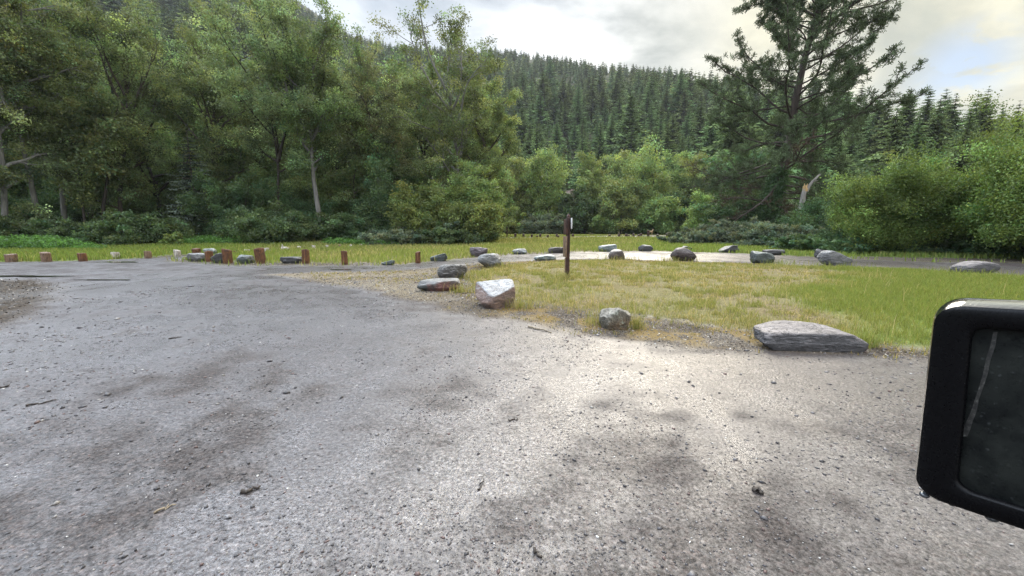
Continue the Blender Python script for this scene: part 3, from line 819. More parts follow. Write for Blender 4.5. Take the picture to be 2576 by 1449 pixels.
p = gp(1630.5, 598); o = timber_geo(.32, 1.05, 998).build('bollard', M['darkwood']); o.location = (p.x, p.y, gz1(p.x, p.y))
tag(o, 'dark post taller than the others by the far loop, just left of the deer', 'post')
p = gp(1275.5, 600); o = timber_geo(.17, 1.55, 997).build('marker_post', M['darkwood']); o.location = (p.x, p.y, gz1(p.x, p.y))
tag(o, 'thin tall dark marker post at the left end of the far gravel loop', 'post')

# ------------------------------------------------------------------ sign post seen edge-on
def box(g, c, s, col=None, bev=0.0):
    x, y, z = s[0] / 2, s[1] / 2, s[2] / 2
    bm = bmesh.new(); bmesh.ops.create_cube(bm, size=1)
    for v in bm.verts: v.co = Vector((v.co.x * s[0], v.co.y * s[1], v.co.z * s[2]))
    if bev: bmesh.ops.bevel(bm, geom=bm.edges[:], offset=bev, segments=2, affect='EDGES', profile=.6)
    bmesh.ops.triangulate(bm, faces=bm.faces[:]); bm.verts.index_update()
    g.add(np.array([v.co[:] for v in bm.verts]) + np.array(c), None, [[v.index for v in f.verts] for f in bm.faces], col); bm.free()

def whitemat():
    m, nodes, links = newmat('white_painted_board'); n = N(nodes, links)
    f = n.noise(n.obj(), 14, 5, .6)
    n.out(n.bsdf(n.ramp(f, [(.35, (.45, .44, .42)), (.6, (.74, .74, .72))]), .5)); return m
M['white'] = whitemat()

def build_sign():
    p = gp(1427, 704); D = p.y + .08
    s = (p.y * CP + CAMH * SP) / FP                                   # metres per survey pixel at the post
    top = pt(1430, 548, D).z
    root = empty('sign_post', (p.x * D / p.y, D, gz1(p.x, D)), R(4))
    tag(root, 'tall dark brown timber post carrying a notice board seen edge on', 'sign post')
    g = timber_geo(9.2 * s, top, 501, 9.2 * s); g.build('post', M['darkwood'], root)
    g = Geo()
    V = np.array([[-4.6, -4.6, 0], [4.6, -4.6, 0], [4.6, 4.6, 0], [-4.6, 4.6, 0], [0, -1.6, 7.5], [0, 1.6, 7.5]]) * s * .98 + np.array([0, 0, top])
    g.add(V, [[0, 1, 2, 3]], [[0, 1, 4], [2, 3, 5]]); g.add(V, [[1, 2, 5, 4], [3, 0, 4, 5]])
    g.build('post_cap', M['darkwood'], root)
    z = lambda py: pt(1428, py, D).z
    for (ya, yb, x0, w, m, nm) in ((555, 594, -8.2, 3.4, 'darkwood', 'sign_board'), (598, 650, -8.8, 3.6, 'rustpale', 'sign_board'), (652, 690, -6.6, 2.0, 'rustpale', 'batten')):
        g = Geo(); h = z(ya) - z(yb)
        box(g, (x0 * s + w * s / 2, .02, z(yb) + h / 2), (w * s, .42 if nm == 'sign_board' else .08, h), None, .006); g.build(nm, M[m], root)
    g = Geo(); h = z(552) - z(579); box(g, (6.0 * s, 0.02, z(579) + h / 2), (2.2 * s, .34, h), None, .004); g.build('white_panel', M['white'], root)
    for zz in (566, 590, 612, 638):
        g = Geo(); tube(g, [[-9.2 * s, -.05, z(zz)], [5 * s, -.05, z(zz)]], [.008, .008], 6); g.build('bolt', M['darkwood'], root)
build_sign()

# ------------------------------------------------------------------ puddles
def watermat():
    m, nodes, links = newmat('puddle_water'); n = N(nodes, links)
    n.out(n.bsdf((.03, .028, .025), .09, n.bump(n.noise(n.pos(), 9, 3), .02, .01), .6)); return m
M['water'] = watermat()
for (x0, x1, y0, y1, lb) in ((252, 346, 658.4, 661.2, 'long thin dark puddle on the gravel below the row of weathered stumps'), (-90, 168, 693.3, 696.8, 'broad dark puddle at the left edge beside the dark debris patch'),
                             (190, 332, 703.2, 705.2, 'thin puddle on the gravel right of the dark debris patch'), (832, 884, 678.2, 680.2, 'small puddle on the gravel loop below a rusty stump')):
    rng = np.random.default_rng(int(x1)); n_ = 40; a = np.arange(n_) * 2 * np.pi / n_
    rr = 1 + .22 * np.sin(a * 2 + 1) * rng.random() + .16 * np.sin(a * 5 + rng.random() * 6) + .08 * np.sin(a * 9 + 2)
    pp = [gp((x0 + x1) / 2 + (x1 - x0) / 2 * math.cos(t) * q, (y0 + y1) / 2 - (y1 - y0) / 2 * math.sin(t) * q) for t, q in zip(a, rr)]
    P = np.array([[q.x, q.y] for q in pp]); zz = np.percentile(gz(P[:, 0], P[:, 1]), 75) + .012
    V = np.concatenate([np.c_[P, np.full(n_, zz)], [[*P.mean(0), zz]]])
    g = Geo(); g.add(V, None, [[i, (i + 1) % n_, n_] for i in range(n_)]); o = g.build('puddle', M['water'])
    tag(o, lb, 'puddle', kind='structure')

# ------------------------------------------------------------------ sticks
M['stick'] = timber_mat('dead_stick_bark', (.02, .016, .013), (.06, .048, .04), (.14, .115, .09))
M['stickpale'] = timber_mat('peeled_stick_wood', (.16, .12, .08), (.33, .27, .19), (.5, .43, .33))
def stick(xa, ya, xb, yb, r, label, mat='stick', fork=False):
    a, b = gp(xa, ya), gp(xb, yb); g = Geo(); rng = np.random.default_rng(int(xa + ya))
    o0 = (a + b) / 2; n_ = 7
    path = np.array([np.array((a + (b - a) * (i / (n_ - 1)) - o0)[:]) + [rng.normal(0, .006), rng.normal(0, .012), r * .9 + rng.normal(0, .004)] for i in range(n_)])
    tube(g, path, np.linspace(r, r * .55, n_), 7)
    if fork:
        q = path[3]; d = (path[-1] - path[0]); d = np.array([d[0] * .35 - d[1] * .5, d[1] * .4 + d[0] * .3, .02]) * .7
        tube(g, [q, q + d * .5, q + d], [r * .6, r * .45, r * .2], 5)
    o = g.build('stick', M[mat], None, True); o.location = (o0.x, o0.y, gz1(o0.x, o0.y)); tag(o, label, 'stick')
stick(610, 1242, 650, 1232, .013, 'short thick dark stick lying in the left foreground gravel')
stick(392, 1292, 448, 1270, .007, 'pale broken stick below and left of the short thick stick', 'stickpale', True)
stick(70, 1024, 136, 1012, .009, 'dark twig on the gravel near the left edge', 'stick')
stick(1330, 823, 1388, 838, .016, 'peeled stick lying on the mossy verge below the toplit boulder', 'stickpale')
stick(1895, 1234, 1916, 1246, .016, 'dark stubby stick lying in the gravel at lower right', 'stick')
stick(1278, 1056, 1306, 1052, .007, 'forked dark twig in the middle of the wet gravel', 'stick', True)
stick(428, 852, 458, 848, .010, 'small dark twig on the wet gravel at upper left', 'stick')
stick(1345, 1382, 1362, 1400, .008, 'small dark twig near the bottom centre of the gravel', 'stick')
stick(1205, 1228, 1216, 1208, .006, 'thin dark twig just below the centre of the gravel', 'stick')
stick(0, 978, 26, 974, .012, 'dark twig cut by the left edge of the picture', 'stick')

# ------------------------------------------------------------------ deer
def build_deer():
    m, nodes, links = newmat('deer_coat'); n = N(nodes, links)
    n.out(n.bsdf(n.ramp(n.noise(n.obj(), 9, 3), [(.3, (.28, .19, .11)), (.7, (.44, .32, .20))]), .8, None, .1))
    V = [(0, 0, .85), (.25, 0, .84), (.45, 0, .86), (.62, 0, 1.05), (.70, 0, 1.25), (.80, 0, 1.30), (.93, 0, 1.24), (-.28, 0, .86), (-.42, 0, .84), (-.5, 0, .74)]
    Rd = [.19, .19, .17, .10, .085, .085, .045, .18, .14, .03]
    E = [(0, 1), (1, 2), (2, 3), (3, 4), (4, 5), (5, 6), (0, 7), (7, 8), (8, 9)]
    def leg(root, pts, rs):
        prev = root
        for p, r in zip(pts, rs): V.append(p); Rd.append(r); E.append((prev, len(V) - 1)); prev = len(V) - 1
    for s in (-1, 1):
        leg(2, [(.42, s * .10, .68), (.42, s * .10, .40), (.43, s * .10, .10), (.46, s * .10, .02)], [.08, .045, .032, .036])
        leg(8, [(-.38, s * .11, .68), (-.30, s * .11, .52), (-.46, s * .11, .36), (-.44, s * .11, .10), (-.41, s * .11, .02)], [.12, .08, .042, .032, .036])
        leg(4, [(.68, s * .09, 1.34), (.66, s * .17, 1.42)], [.03, .022])
    me = bpy.data.meshes.new('deer'); me.from_pydata(V, E, []); me.update()
    o = bpy.data.objects.new('deer', me); COL.objects.link(o); me.materials.append(m)
    sk = o.modifiers.new('Skin', 'SKIN'); sk.use_smooth_shade = True
    for i, r in enumerate(Rd): me.skin_vertices[0].data[i].radius = (r, r)
    me.skin_vertices[0].data[0].use_root = True
    ss = o.modifiers.new('Subdivision', 'SUBSURF'); ss.levels = ss.render_levels = 2
    p = gp(1636, 591); o.scale = (.82,) * 3; o.location = (p.x, p.y, gz1(p.x, p.y) + .02); o.rotation_euler = (0, 0, R(20))
    tag(o, 'light brown deer standing alert at the edge of the far trees', 'deer')
build_deer()

# ------------------------------------------------------------------ vehicle mirror
def build_mirror():
    m, nodes, links = newmat('black_wet_plastic'); n = N(nodes, links)
    f = n.noise(n.pos(), 300, 3, .6)
    n.out(n.bsdf((.0025, .0025, .003), n.mapr(f, .3, .7, .24, .36), n.bump(f, .10, .001), .14, 0, 0)); M['mirbody'] = m
    m, nodes, links = newmat('glossy_black_shell'); n = N(nodes, links); f = n.noise(n.pos(), 420, 3, .6)
    n.out(n.bsdf((.004, .004, .0045), n.mapr(f, .3, .7, .08, .2), n.bump(n.voro(n.pos(), 220), .15, .001), .6, 0, .5)); M['mirshell'] = m
    m, nodes, links = newmat('rain_spotted_mirror_glass'); n = N(nodes, links)
    q = n.pos(); f = n.noise(q, 160, 5, .7); f2 = n.noise(q, 28, 4, .6)
    spots = n.mapr(n.voro(q, 130), .10, .26, 1, 0)
    c = n.mix(n.mapr(f2, .4, .65, 0, 1), (.006, .007, .007), (.018, .020, .018))
    c = n.mix(n.math('MULTIPLY', spots, n.mapr(f, .5, .6, 0, .35)), c, (.07, .075, .075))
    n.out(n.bsdf(c, n.mapr(f, .3, .7, .22, .4), n.bump(n.math('ADD', spots, f), .25, .001), .12)); M['mirglass'] = m
    m, nodes, links = newmat('painted_reflection_streak'); n = N(nodes, links)  # pale strip standing for the car edge's reflection, painted on the glass
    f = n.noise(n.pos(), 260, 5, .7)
    n.out(n.bsdf(n.ramp(f, [(.40, (.008, .008, .008)), (.58, (.035, .034, .03)), (.72, (.12, .12, .11))]), .5)); M['reflection_streak'] = m
    m, nodes, links = newmat('water_drop'); n = N(nodes, links)
    n.out(n.bsdf((.04, .045, .05), .03, None, .8)); M['drop'] = m
    TL, TR, BL, BR = pt(2335, 752, .47), pt(2850, 778, .355), pt(2276, 1245, .47), pt(2850, 1445, .355)
    TL, TR, BL = [np.array(v[:]) for v in (TL, TR, BL)]
    nrm = np.cross(TR - TL, BL - TL); nrm /= np.linalg.norm(nrm)
    d = np.array(ray(2850, 1445)[:]); o_ = np.array([0, 0, CAMH]); BR = o_ + d * np.dot(TL - o_, nrm) / np.dot(d, nrm)
    if nrm[1] < 0: nrm = -nrm                                          # points away from the viewer
    Wd, Hd = np.linalg.norm(TR - TL), np.linalg.norm(BL - TL)
    def loop(i, rad, depth, it=None, n_=9):
        it = i if it is None else it
        u0, u1, v0, v1 = i / Wd, 1 - i / Wd, it / Hd, 1 - it / Hd
        ru, rv = rad / Wd, rad / Hd; P = []
        for cu, cv, a0 in ((u0 + ru, v0 + rv, 180), (u1 - ru, v0 + rv, 270), (u1 - ru, v1 - rv, 0), (u0 + ru, v1 - rv, 90)):
            for k in range(n_):
                a = R(a0 + 90 * k / (n_ - 1))
                P.append((cu + ru * math.cos(a), cv + rv * math.sin(a)))
        P = np.array(P); u, v = P[:, :1], P[:, 1:]
        W = (TL * (1 - u) + TR * u) * (1 - v) + (BL * (1 - u) + BR * u) * v
        return W + nrm * depth
    gi = .036                                                          # bezel width
    rings = [loop(gi, .012, .010, gi * .82), loop(gi, .012, .0015, gi * .82), loop(gi - .003, .014, 0, gi * .82 - .003), loop(.0105, .020, -.001), loop(.0065, .022, .002), loop(.0042, .024, .007), loop(.0010, .026, .020), loop(.0, .026, .028), loop(.004, .026, .05), loop(.014, .028, .070),
             loop(.028, .03, .088), loop(.055, .02, .096)]
    n_ = len(rings[0]); V = np.concatenate(rings); m_ = len(rings)
    i = np.arange(m_ - 1)[:, None] * n_; j = np.arange(n_)[None]; k = (j + 1) % n_
    Q = np.stack([i + j, i + k, i + n_ + k, i + n_ + j], -1).reshape(-1, 4)
    c = len(V); V = np.concatenate([V, rings[-1].mean(0)[None]]); e = (m_ - 1) * n_
    base = V.mean(0)
    root = empty('wing_mirror', tuple(base)); tag(root, 'black boxy wing mirror of the vehicle the view is taken from, wet with rain', 'car mirror')
    kb = 4
    g = Geo(); g.add(V[:(kb + 1) * n_] - base, Q[:kb * n_]); g.build('bezel', M['mirbody'], root, True)
    g = Geo(); g.add(V[kb * n_:] - base, Q[kb * n_:] - kb * n_, [[e - kb * n_ + s, e - kb * n_ + (s + 1) % n_, c - kb * n_] for s in range(n_)]); g.build('housing', M['mirshell'], root, True)
    Gl = loop(gi, .012, .008, gi * .82); cc = Gl.mean(0)
    g = Geo(); g.add(np.concatenate([Gl, cc[None]]) - base, None, [[s, (s + 1) % n_, n_] for s in range(n_)]); g.build('mirror_glass', M['mirglass'], root)
    def onglass(px, py, lift=.0005):
        d = np.array(ray(px, py)[:]); o = np.array([0, 0, CAMH]); t = np.dot(cc - nrm * lift - o, nrm) / np.dot(d, nrm); return o + d * t
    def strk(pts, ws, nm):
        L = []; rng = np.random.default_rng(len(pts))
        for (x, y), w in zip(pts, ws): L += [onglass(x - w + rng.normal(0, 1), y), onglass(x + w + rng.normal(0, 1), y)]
        L = np.array(L) - base; g = Geo(); g.add(L, [[2 * s, 2 * s + 1, 2 * s + 3, 2 * s + 2] for s in range(len(pts) - 1)]); g.build(nm, M['reflection_streak'], root)
    strk([(2505, 835), (2498, 870), (2486, 905), (2478, 940), (2468, 975), (2458, 1005), (2450, 1035), (2440, 1060), (2432, 1080), (2424, 1098)], [5, 6, 6, 6, 6, 5, 7, 8, 11, 9], 'reflection_streak')
    bm = bmesh.new(); bmesh.ops.create_icosphere(bm, subdivisions=2, radius=1); SV = np.array([v.co[:] for v in bm.verts]); SF = [[v.index for v in f.verts] for f in bm.faces]; bm.free()
    for u, sz in ((.09, .0048), (.24, .0032), (.44, .0056)):
        c0 = BL * (1 - u) + BR * u + nrm * .012; g = Geo()
        g.add(SV * np.array([sz, sz, sz * .75]) * np.where(SV[:, 2:] > 0, 1, 1.1) + (c0 - base) + np.array([0, 0, .0032]), None, SF); g.build('water_drop', M['drop'], root, True)
build_mirror()

# ------------------------------------------------------------------ trees
def npv(v): return np.asarray(v, float)
def bpath(rng, p, d, L, n_, up=0.0, wig=.12):
    P = [npv(p)]; d = npv(d) / np.linalg.norm(d)
    for i in range(n_):
        d = d + np.array([0, 0, up]) + rng.normal(0, wig, 3); d /= np.linalg.norm(d)
        P.append(P[-1] + d * L / n_)
    return np.array(P)
def along(P, t):
    f = t * (len(P) - 1); i = min(int(f), len(P) - 2); return P[i] + (P[i + 1] - P[i]) * (f - i)
def dirat(P, t):
    i = min(int(t * (len(P) - 1)), len(P) - 2); d = P[i + 1] - P[i]; return d / np.linalg.norm(d)
def sph(az, el): return np.array([math.cos(az) * math.cos(el), math.sin(az) * math.cos(el), math.sin(el)])

def broadleaf(seed, H, W, cb=.25, nl=14, nsub=7, ncl=4, per=46, leaf=.15, spread=.75, r0=.35, trunks=None, nst=1, el=(.35, 1.15), tone=.30, shape=1.0, wood_n=7, low=.55, warm=0.0):
    """trunk(s) with limbs, side branches and leaf sprays; returns wood and leaf builders (base at the origin)"""
    rng = np.random.default_rng(seed)
    wood, leaf_g = Geo(), Geo(); CL = []; CS = []
    for s in range(nst):
        if trunks: P = npv(trunks[s % len(trunks)])
        elif nst == 1: P = bpath(rng, (0, 0, -.2), (rng.normal(0, .05), rng.normal(0, .05), 1), H * .9, 12, .04, .06)
        else:
            a = s * 2.4 + rng.random(); P = bpath(rng, (.25 * math.cos(a) * W * .2, .25 * math.sin(a) * W * .2, -.1), sph(a, rng.uniform(.8, 1.45)), H * rng.uniform(.7, .95), 9, .05, .10)
        r0s = r0 * (1 if nst == 1 else .7 * rng.uniform(.7, 1.1))
        t = np.linspace(0, 1, len(P)); rad = r0s * (1 - .93 * t) ** .85; rad[0] *= 1.35
        tube(wood, P, rad, wood_n)
        Hh = P[-1][2]
        for i in range(nl):
            tt = cb + (.97 - cb) * ((i + rng.random()) / nl) ** .9
            p = along(P, tt); az = i * 2.39996 + seed + rng.normal(0, .35)
            u = (tt - cb) / (1 - cb)
            env = W * .5 * (low + (1 - low) * math.sin(min(1, u * 1.7) * math.pi / 2)) * (1 - .72 * max(0, u - .35) ** 1.3 * shape)
            e = el[0] + (el[1] - el[0]) * u + rng.normal(0, .15)
            L = max(env / max(math.cos(e), .35) * rng.uniform(.75, 1.15), H * .05)
            lp = bpath(rng, p, sph(az, e), L, 7, .05, .15)
            lr = min(rad[0] * .55, .036 * L + .02) * (1.1 - tt * .4)
            tube(wood, lp, np.linspace(lr, lr * .2, len(lp)), 5)
            for j in range(nsub):
                q = .22 + .78 * (j + rng.random()) / nsub
                b = along(lp, q); d = dirat(lp, q) + rng.normal(0, .62, 3); d[2] += .12
                L2 = L * rng.uniform(.26, .52) * (1.25 - .5 * q) + .3
                sp = bpath(rng, b, d, L2, 4, .02, .2); tube(wood, sp, np.linspace(lr * .33, lr * .08, len(sp)), 4, cap=False)
                for k in range(ncl):
                    CL.append(along(sp, min(1, .30 + .70 * (k + .6 + rng.random() * .5) / ncl)) + rng.normal(0, .12, 3) * spread); CS.append(1.0)
            CL.append(lp[-1]); CS.append(.9)
        for k in range(6): CL.append(along(P, .86 + .14 * k / 5) + rng.normal(0, .25, 3) * spread); CS.append(.7)
    CL = np.array(CL); CS = np.array(CS); nC = len(CL)
    sz = H / (np.percentile(CL[:, 2], 99) + spread * .4)
    sxy = float(np.clip((W / 2) / (np.percentile(np.hypot(CL[:, 0] - CL[:, 0].mean(), CL[:, 1] - CL[:, 1].mean()), 95) + spread * .35), .4, 1.8))
    if trunks: sxy = min(max(sxy, .75), 1.2)
    S3 = np.array([sxy, sxy, sz]); CL = CL * S3
    wood.v = [v * S3 for v in wood.v]
    br = np.exp(rng.normal(0, tone, nC)); hue = rng.normal(0, .10, nC)
    C = np.repeat(CL, per, 0); sc = np.repeat(CS, per)[:, None]
    C = C + rng.normal(0, 1, C.shape) * spread * sc * np.array([.52, .52, .36])
    b = np.repeat(br, per) * rng.uniform(.78, 1.25, len(C)); h = np.repeat(hue, per) + rng.normal(0, .05, len(C)) + warm
    col = np.stack([b * (1 + h), b, b * (1 - h * .8)], 1)
    C[:, 2] = np.maximum(C[:, 2], .08)
    leaves(leaf_g, C, leaf, col, rng, .62)
    return wood, leaf_g

def plant(name, loc, wood, leaf_g, barkmat, leafmat, label, cat='tree', group=None, rz=0, wname='trunk', lname='crown'):
    root = empty(name, loc, rz); tag(root, label, cat, group)
    wood.build(wname, barkmat, root, True); leaf_g.build(lname, leafmat, root)
    return root

def ground_at(x, D):
    """stand a thing at depth D metres, below survey column x"""
    b = pt(x, 600, D); return (b.x, D, gz1(b.x, D) - .05)
def top_h(x, y, D, base): return pt(x, y, D).z - base[2]
def wpx(w, D): return w / FP * (D * CP)

# cottonwoods of the wood at left ------------------------------------------------
COT = [
    # x, D, top y, crown width px, seed, leaf, bark, cb, label
    (15, 38, -70, 260, 1, 'cotton_pale', 'greybark', .25, 'tall cottonwood cut by the left edge of the picture'),
    (108, 41, -40, 230, 2, 'cotton', 'greybark', .60, 'cottonwood with a pale grey trunk, second from the left edge'),
    (172, 44, -30, 210, 3, 'cotton', 'greybark', .58, 'cottonwood with a slim pale trunk behind the tall weathered stump'),
    (300, 45, -15, 260, 4, 'cotton', 'bark', .3, 'cottonwood whose trunk forks high up, left of the round topped dark tree'),
    (410, 52, 78, 230, 5, 'cotton', 'darkbark', .3, 'round topped dark leaved cottonwood between two taller ones'),
    (545, 50, 85, 230, 6, 'cotton', 'bark', .35, 'cottonwood with bare reddish limbs left of the tallest forked cottonwood'),
    (705, 46, -75, 290, 7, 'cotton_pale', 'darkbark', .38, 'tallest cottonwood, its dark trunk forking into two great limbs'),
    (822, 47, 50, 220, 8, 'cotton', 'greybark', .56, 'cottonwood with a light grey trunk showing down to the bushes'),
    (935, 57, 150, 200, 9, 'cotton', 'greybark', .35, 'lower cottonwood right behind the light grey trunked one'),
    (1005, 54, 125, 210, 10, 'cotton_pale', 'bark', .35, 'twin limbed cottonwood left of the sparse topped one'),
    (1140, 52, 26, 270, 11, 'cotton', 'greybark', .33, 'cottonwood with a sparse feathery top standing out against the sky'),
    (1222, 55, 185, 150, 12, 'cotton', 'bark', .25, 'yellowish cottonwood at the right end of the wood, sloping to the meadow'),
]
TRUNK7 = lambda H: [[(0, 0, -.2), (-.1, 0, H * .1), (-.15, 0, H * .22), (0, 0, H * .36), (-.25, .1, H * .46), (-.7, .2, H * .56), (-.95, .2, H * .66), (-1.1, 0, H * .76), (-1.2, .1, H * .86), (-1.1, 0, H * .94)],
                    [(-.05, 0, H * .40), (.6, -.2, H * .48), (1.3, -.3, H * .56), (1.9, -.2, H * .62), (2.3, 0, H * .70), (2.7, .2, H * .80), (2.9, .1, H * .88)]]
for x, D, yt, cw, sd, lf, bk, cb, lb in COT:
    base = ground_at(x, D); H = top_h(x, yt, D, base); W = wpx(cw, D)
    kw = dict(cb=cb - .12, nl=19, nsub=7, ncl=4, per=92, leaf=.096, spread=.72, r0=.30, tone=.42)
    if sd == 7: kw.update(trunks=TRUNK7(H), nst=2, nl=13)
    if sd == 11: kw.update(shape=.6, el=(.3, 1.2), nl=24, low=.8)
    if sd == 12: kw.update(low=.9, nl=18, cb=.12, warm=.10)
    if sd == 8: kw.update(r0=.36)
    wd, lg = broadleaf(sd, H, W, **kw)
    t_ = plant('cottonwood', base, wd, lg, M[bk], M[lf], lb, 'tree', 'cottonwoods of the wood at left')
    t_.rotation_euler = (0, R(6.8 * (1288 - x) / 1258), 0)          # these trees lean a little towards the clearing

# a second rank closes the wood behind them
RANK = [(-60, 52, 60), (60, 56, 130), (235, 58, 80), (355, 64, 170), (480, 62, 190), (620, 60, 150), (765, 64, 140), (880, 66, 230), (1065, 66, 190), (1175, 64, 260), (-170, 46, 0), (-290, 40, 0)]
proto = None
for i, (x, D, yt) in enumerate(RANK):
    base = ground_at(x, D); H = top_h(x, yt, D, base)
    if proto is None or i == 5:
        wd, lg = broadleaf(60 + i, 20, 9.5, cb=.12, nl=20, nsub=7, ncl=4, per=56, leaf=.15, spread=.9, r0=.28, low=.8)
        proto = plant('cottonwood', base, wd, lg, M['darkbark'], M['cotton'], 'x')
        o = proto
    else: o = copy_tree(proto)
    o.location = base; o.rotation_euler = (0, 0, i * 1.7); s = H / 19; o.scale = (s, s, s)
    tag(o, 'dark cottonwood of the rear rank filling gaps between the front trunks', 'tree', 'rear rank of the wood at left')

# grey trunked trees with dark leaning stem
base = ground_at(262, 43); H = 15
wd, lg = broadleaf(40, H, 5, cb=.45, nl=9, nsub=5, ncl=3, per=40, leaf=.14, spread=.8, r0=.26, trunks=[[(-.3, 0, -.2), (.1, 0, 2.5), (.5, 0, 5), (1.2, 0, 7.5), (1.8, 0, 9.5), (2.2, 0, 12), (2.4, 0, 14)]])
plant('leaning_tree', base, wd, lg, M['darkbark'], M['cotton'], 'dark trunked tree leaning to the right behind the weathered stumps')
for x, D, lb, bk, lean, sd in ((218, 42, 'straight thin dark trunk rising between pale trunks, few leaves', 'darkbark', 0.2, 43), (985, 50, 'thin dark stemmed tree behind the yellow green bushes', 'darkbark', -.6, 44), (600, 52, 'thin crooked stem left of the tallest cottonwood', 'greybark', .8, 45), (890, 52, 'slim crooked tree right of the light grey trunk', 'bark', .5, 46)):
    base = ground_at(x, D); H = 13
    wd, lg = broadleaf(sd, H, 4.5, cb=.4, nl=9, nsub=5, ncl=3, per=44, leaf=.13, spread=.8, r0=.17, trunks=[[(0, 0, -.2), (lean * .3, 0, 3), (lean * .9, 0, 6), (lean, 0, 9), (lean * 1.6, 0, 12.5)]])
    plant('slender_tree', base, wd, lg, M[bk], M['cotton'], lb)

# conifer helper -----------------------------------------------------------------
def conifer(seed, H, Rr, lev=26, per=7, fronds=7, cb=.12, droop=.35, fw=.5, tone=.22, trunk_r=.25):
    rng = np.random.default_rng(seed); wood, lg = Geo(), Geo()
    tube(wood, [(0, 0, -.5), (0, 0, H * .5), (0, 0, H * .97)], [trunk_r, trunk_r * .6, .03], 6)
    Vs, Cs = [], []
    for i in range(lev):
        t = (i + rng.random() * .6) / lev; z = H * (cb + (1 - cb) * t)
        L0 = Rr * (1 - t) ** .82 * (.55 + .45 * min(1, t * 5 + .25)) + .006 * H
        for j in range(per):
            if rng.random() < .08: continue
            az = rng.uniform(0, 2 * math.pi); L = L0 * rng.uniform(.6, 1.18); dz = rng.uniform(-.12, .12) * H / lev
            dr = droop * (1 - .75 * t) + rng.normal(0, .1)
            d = np.array([math.cos(az), math.sin(az), 0]); sd = np.array([-d[1], d[0], 0])
            b = math.exp(rng.normal(0, tone))
            for k in range(fronds):
                f = (k + .5) / fronds
                c = d * L * f + np.array([0, 0, z + dz - dr * L * f ** 1.3 + .1 * L * f ** 3])
                ww = fw * L * (1 - .6 * f) * rng.uniform(.6, 1.2); ln = L / fronds * rng.uniform(.9, 1.5)
                tl = rng.normal(0, .35)
                s1 = sd * ww * .5 + np.array([0, 0, -abs(ww) * .42]) + rng.normal(0, .05, 3) * ww
                s2 = -sd * ww * .5 + np.array([0, 0, -abs(ww) * .42]) + rng.normal(0, .05, 3) * ww
                e1 = d * ln * .75 + np.array([0, 0, (tl - dr) * ln * .5])
                Vs += [c - e1 * .4, c + s1 + e1 * .35, c + e1, c + s2 + e1 * .35]
                bb = b * rng.uniform(.8, 1.2) * (.62 + .75 * f); Cs += [[bb, bb, bb * rng.uniform(.85, 1.05)]] * 4  # frond tips lighter: new growth, plus top light put into the colour
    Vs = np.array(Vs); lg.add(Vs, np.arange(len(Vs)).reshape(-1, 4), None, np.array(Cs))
    return wood, lg

# dead-branched spruce within the wood
base = ground_at(500, 47); wd, lg = conifer(300, 12.5, 3.6, 30, 8, 9, .1, .25, .32, .3, .16)
for i in range(26):
    rng = np.random.default_rng(i); z = 2 + i * .33; tube(wd, bpath(rng, (0, 0, z), sph(i * 2.4, -.05), 3.4 * (1 - z / 14), 5, -.02, .12), np.linspace(.05, .01, 6), 4)
plant('spruce', base, wd, lg, M['bark'], M['spruce'], 'grey green spruce with level dark branches inside the wood at left')
base = ground_at(958, 46); wd, lg = conifer(301, 7, 2.4, 20, 7, 7, .05, .3, .45, .3, .12)
plant('spruce', base, wd, lg, M['darkbark'], M['spruce'], 'small very dark spruce behind the yellow green bushes')

# undergrowth --------------------------------------------------------------------
def shrub(x, D, yt, cw, seed, lf, label, bark='darkbark', name='shrub', cat='shrub', per=60, leaf=.10, nst=5, cb=.12, group=None, spread=.55, nl=8, tone=.3, low=.8, hmul=1.0, nsub=5, warm=0.0):
    base = ground_at(x, D); H = max(top_h(x, yt, D, base), .5); W = wpx(cw, D)
    wd, lg = broadleaf(seed, H * 1.02, W, cb=cb, nl=nl, nsub=nsub, ncl=3, per=per, leaf=leaf, spread=spread * min(1, H / 3.5), r0=max(.03, .022 * H), nst=nst, el=(.15, 1.1), tone=tone, low=low, wood_n=5, warm=warm)
    return plant(name, base, wd, lg, M[bark], M[lf], label, cat, group, 0, 'stem', 'foliage')
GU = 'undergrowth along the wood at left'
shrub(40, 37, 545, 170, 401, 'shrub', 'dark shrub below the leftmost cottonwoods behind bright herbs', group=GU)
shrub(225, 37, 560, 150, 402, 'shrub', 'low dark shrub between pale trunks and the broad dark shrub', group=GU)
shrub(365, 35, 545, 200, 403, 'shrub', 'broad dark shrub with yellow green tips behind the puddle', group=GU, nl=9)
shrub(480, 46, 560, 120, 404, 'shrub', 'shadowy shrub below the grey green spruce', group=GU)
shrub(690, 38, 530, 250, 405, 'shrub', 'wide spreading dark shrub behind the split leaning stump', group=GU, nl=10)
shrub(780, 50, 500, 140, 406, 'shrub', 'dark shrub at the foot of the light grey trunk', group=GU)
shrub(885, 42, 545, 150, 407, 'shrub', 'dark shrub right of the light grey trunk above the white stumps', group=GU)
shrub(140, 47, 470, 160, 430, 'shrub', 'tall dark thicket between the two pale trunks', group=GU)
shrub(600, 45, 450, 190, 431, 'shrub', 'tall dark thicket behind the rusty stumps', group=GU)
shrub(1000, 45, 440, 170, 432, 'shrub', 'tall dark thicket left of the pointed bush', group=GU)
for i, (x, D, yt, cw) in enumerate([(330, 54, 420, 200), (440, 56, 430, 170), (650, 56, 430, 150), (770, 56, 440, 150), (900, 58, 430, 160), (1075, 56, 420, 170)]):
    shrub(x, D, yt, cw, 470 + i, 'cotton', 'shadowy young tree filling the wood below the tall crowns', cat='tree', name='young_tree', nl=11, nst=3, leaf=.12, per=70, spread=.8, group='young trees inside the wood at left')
shrub(1045, 41, 490, 130, 408, 'shrub_yellow', 'pointed green bush left of the tall yellow green bushes', nl=9)
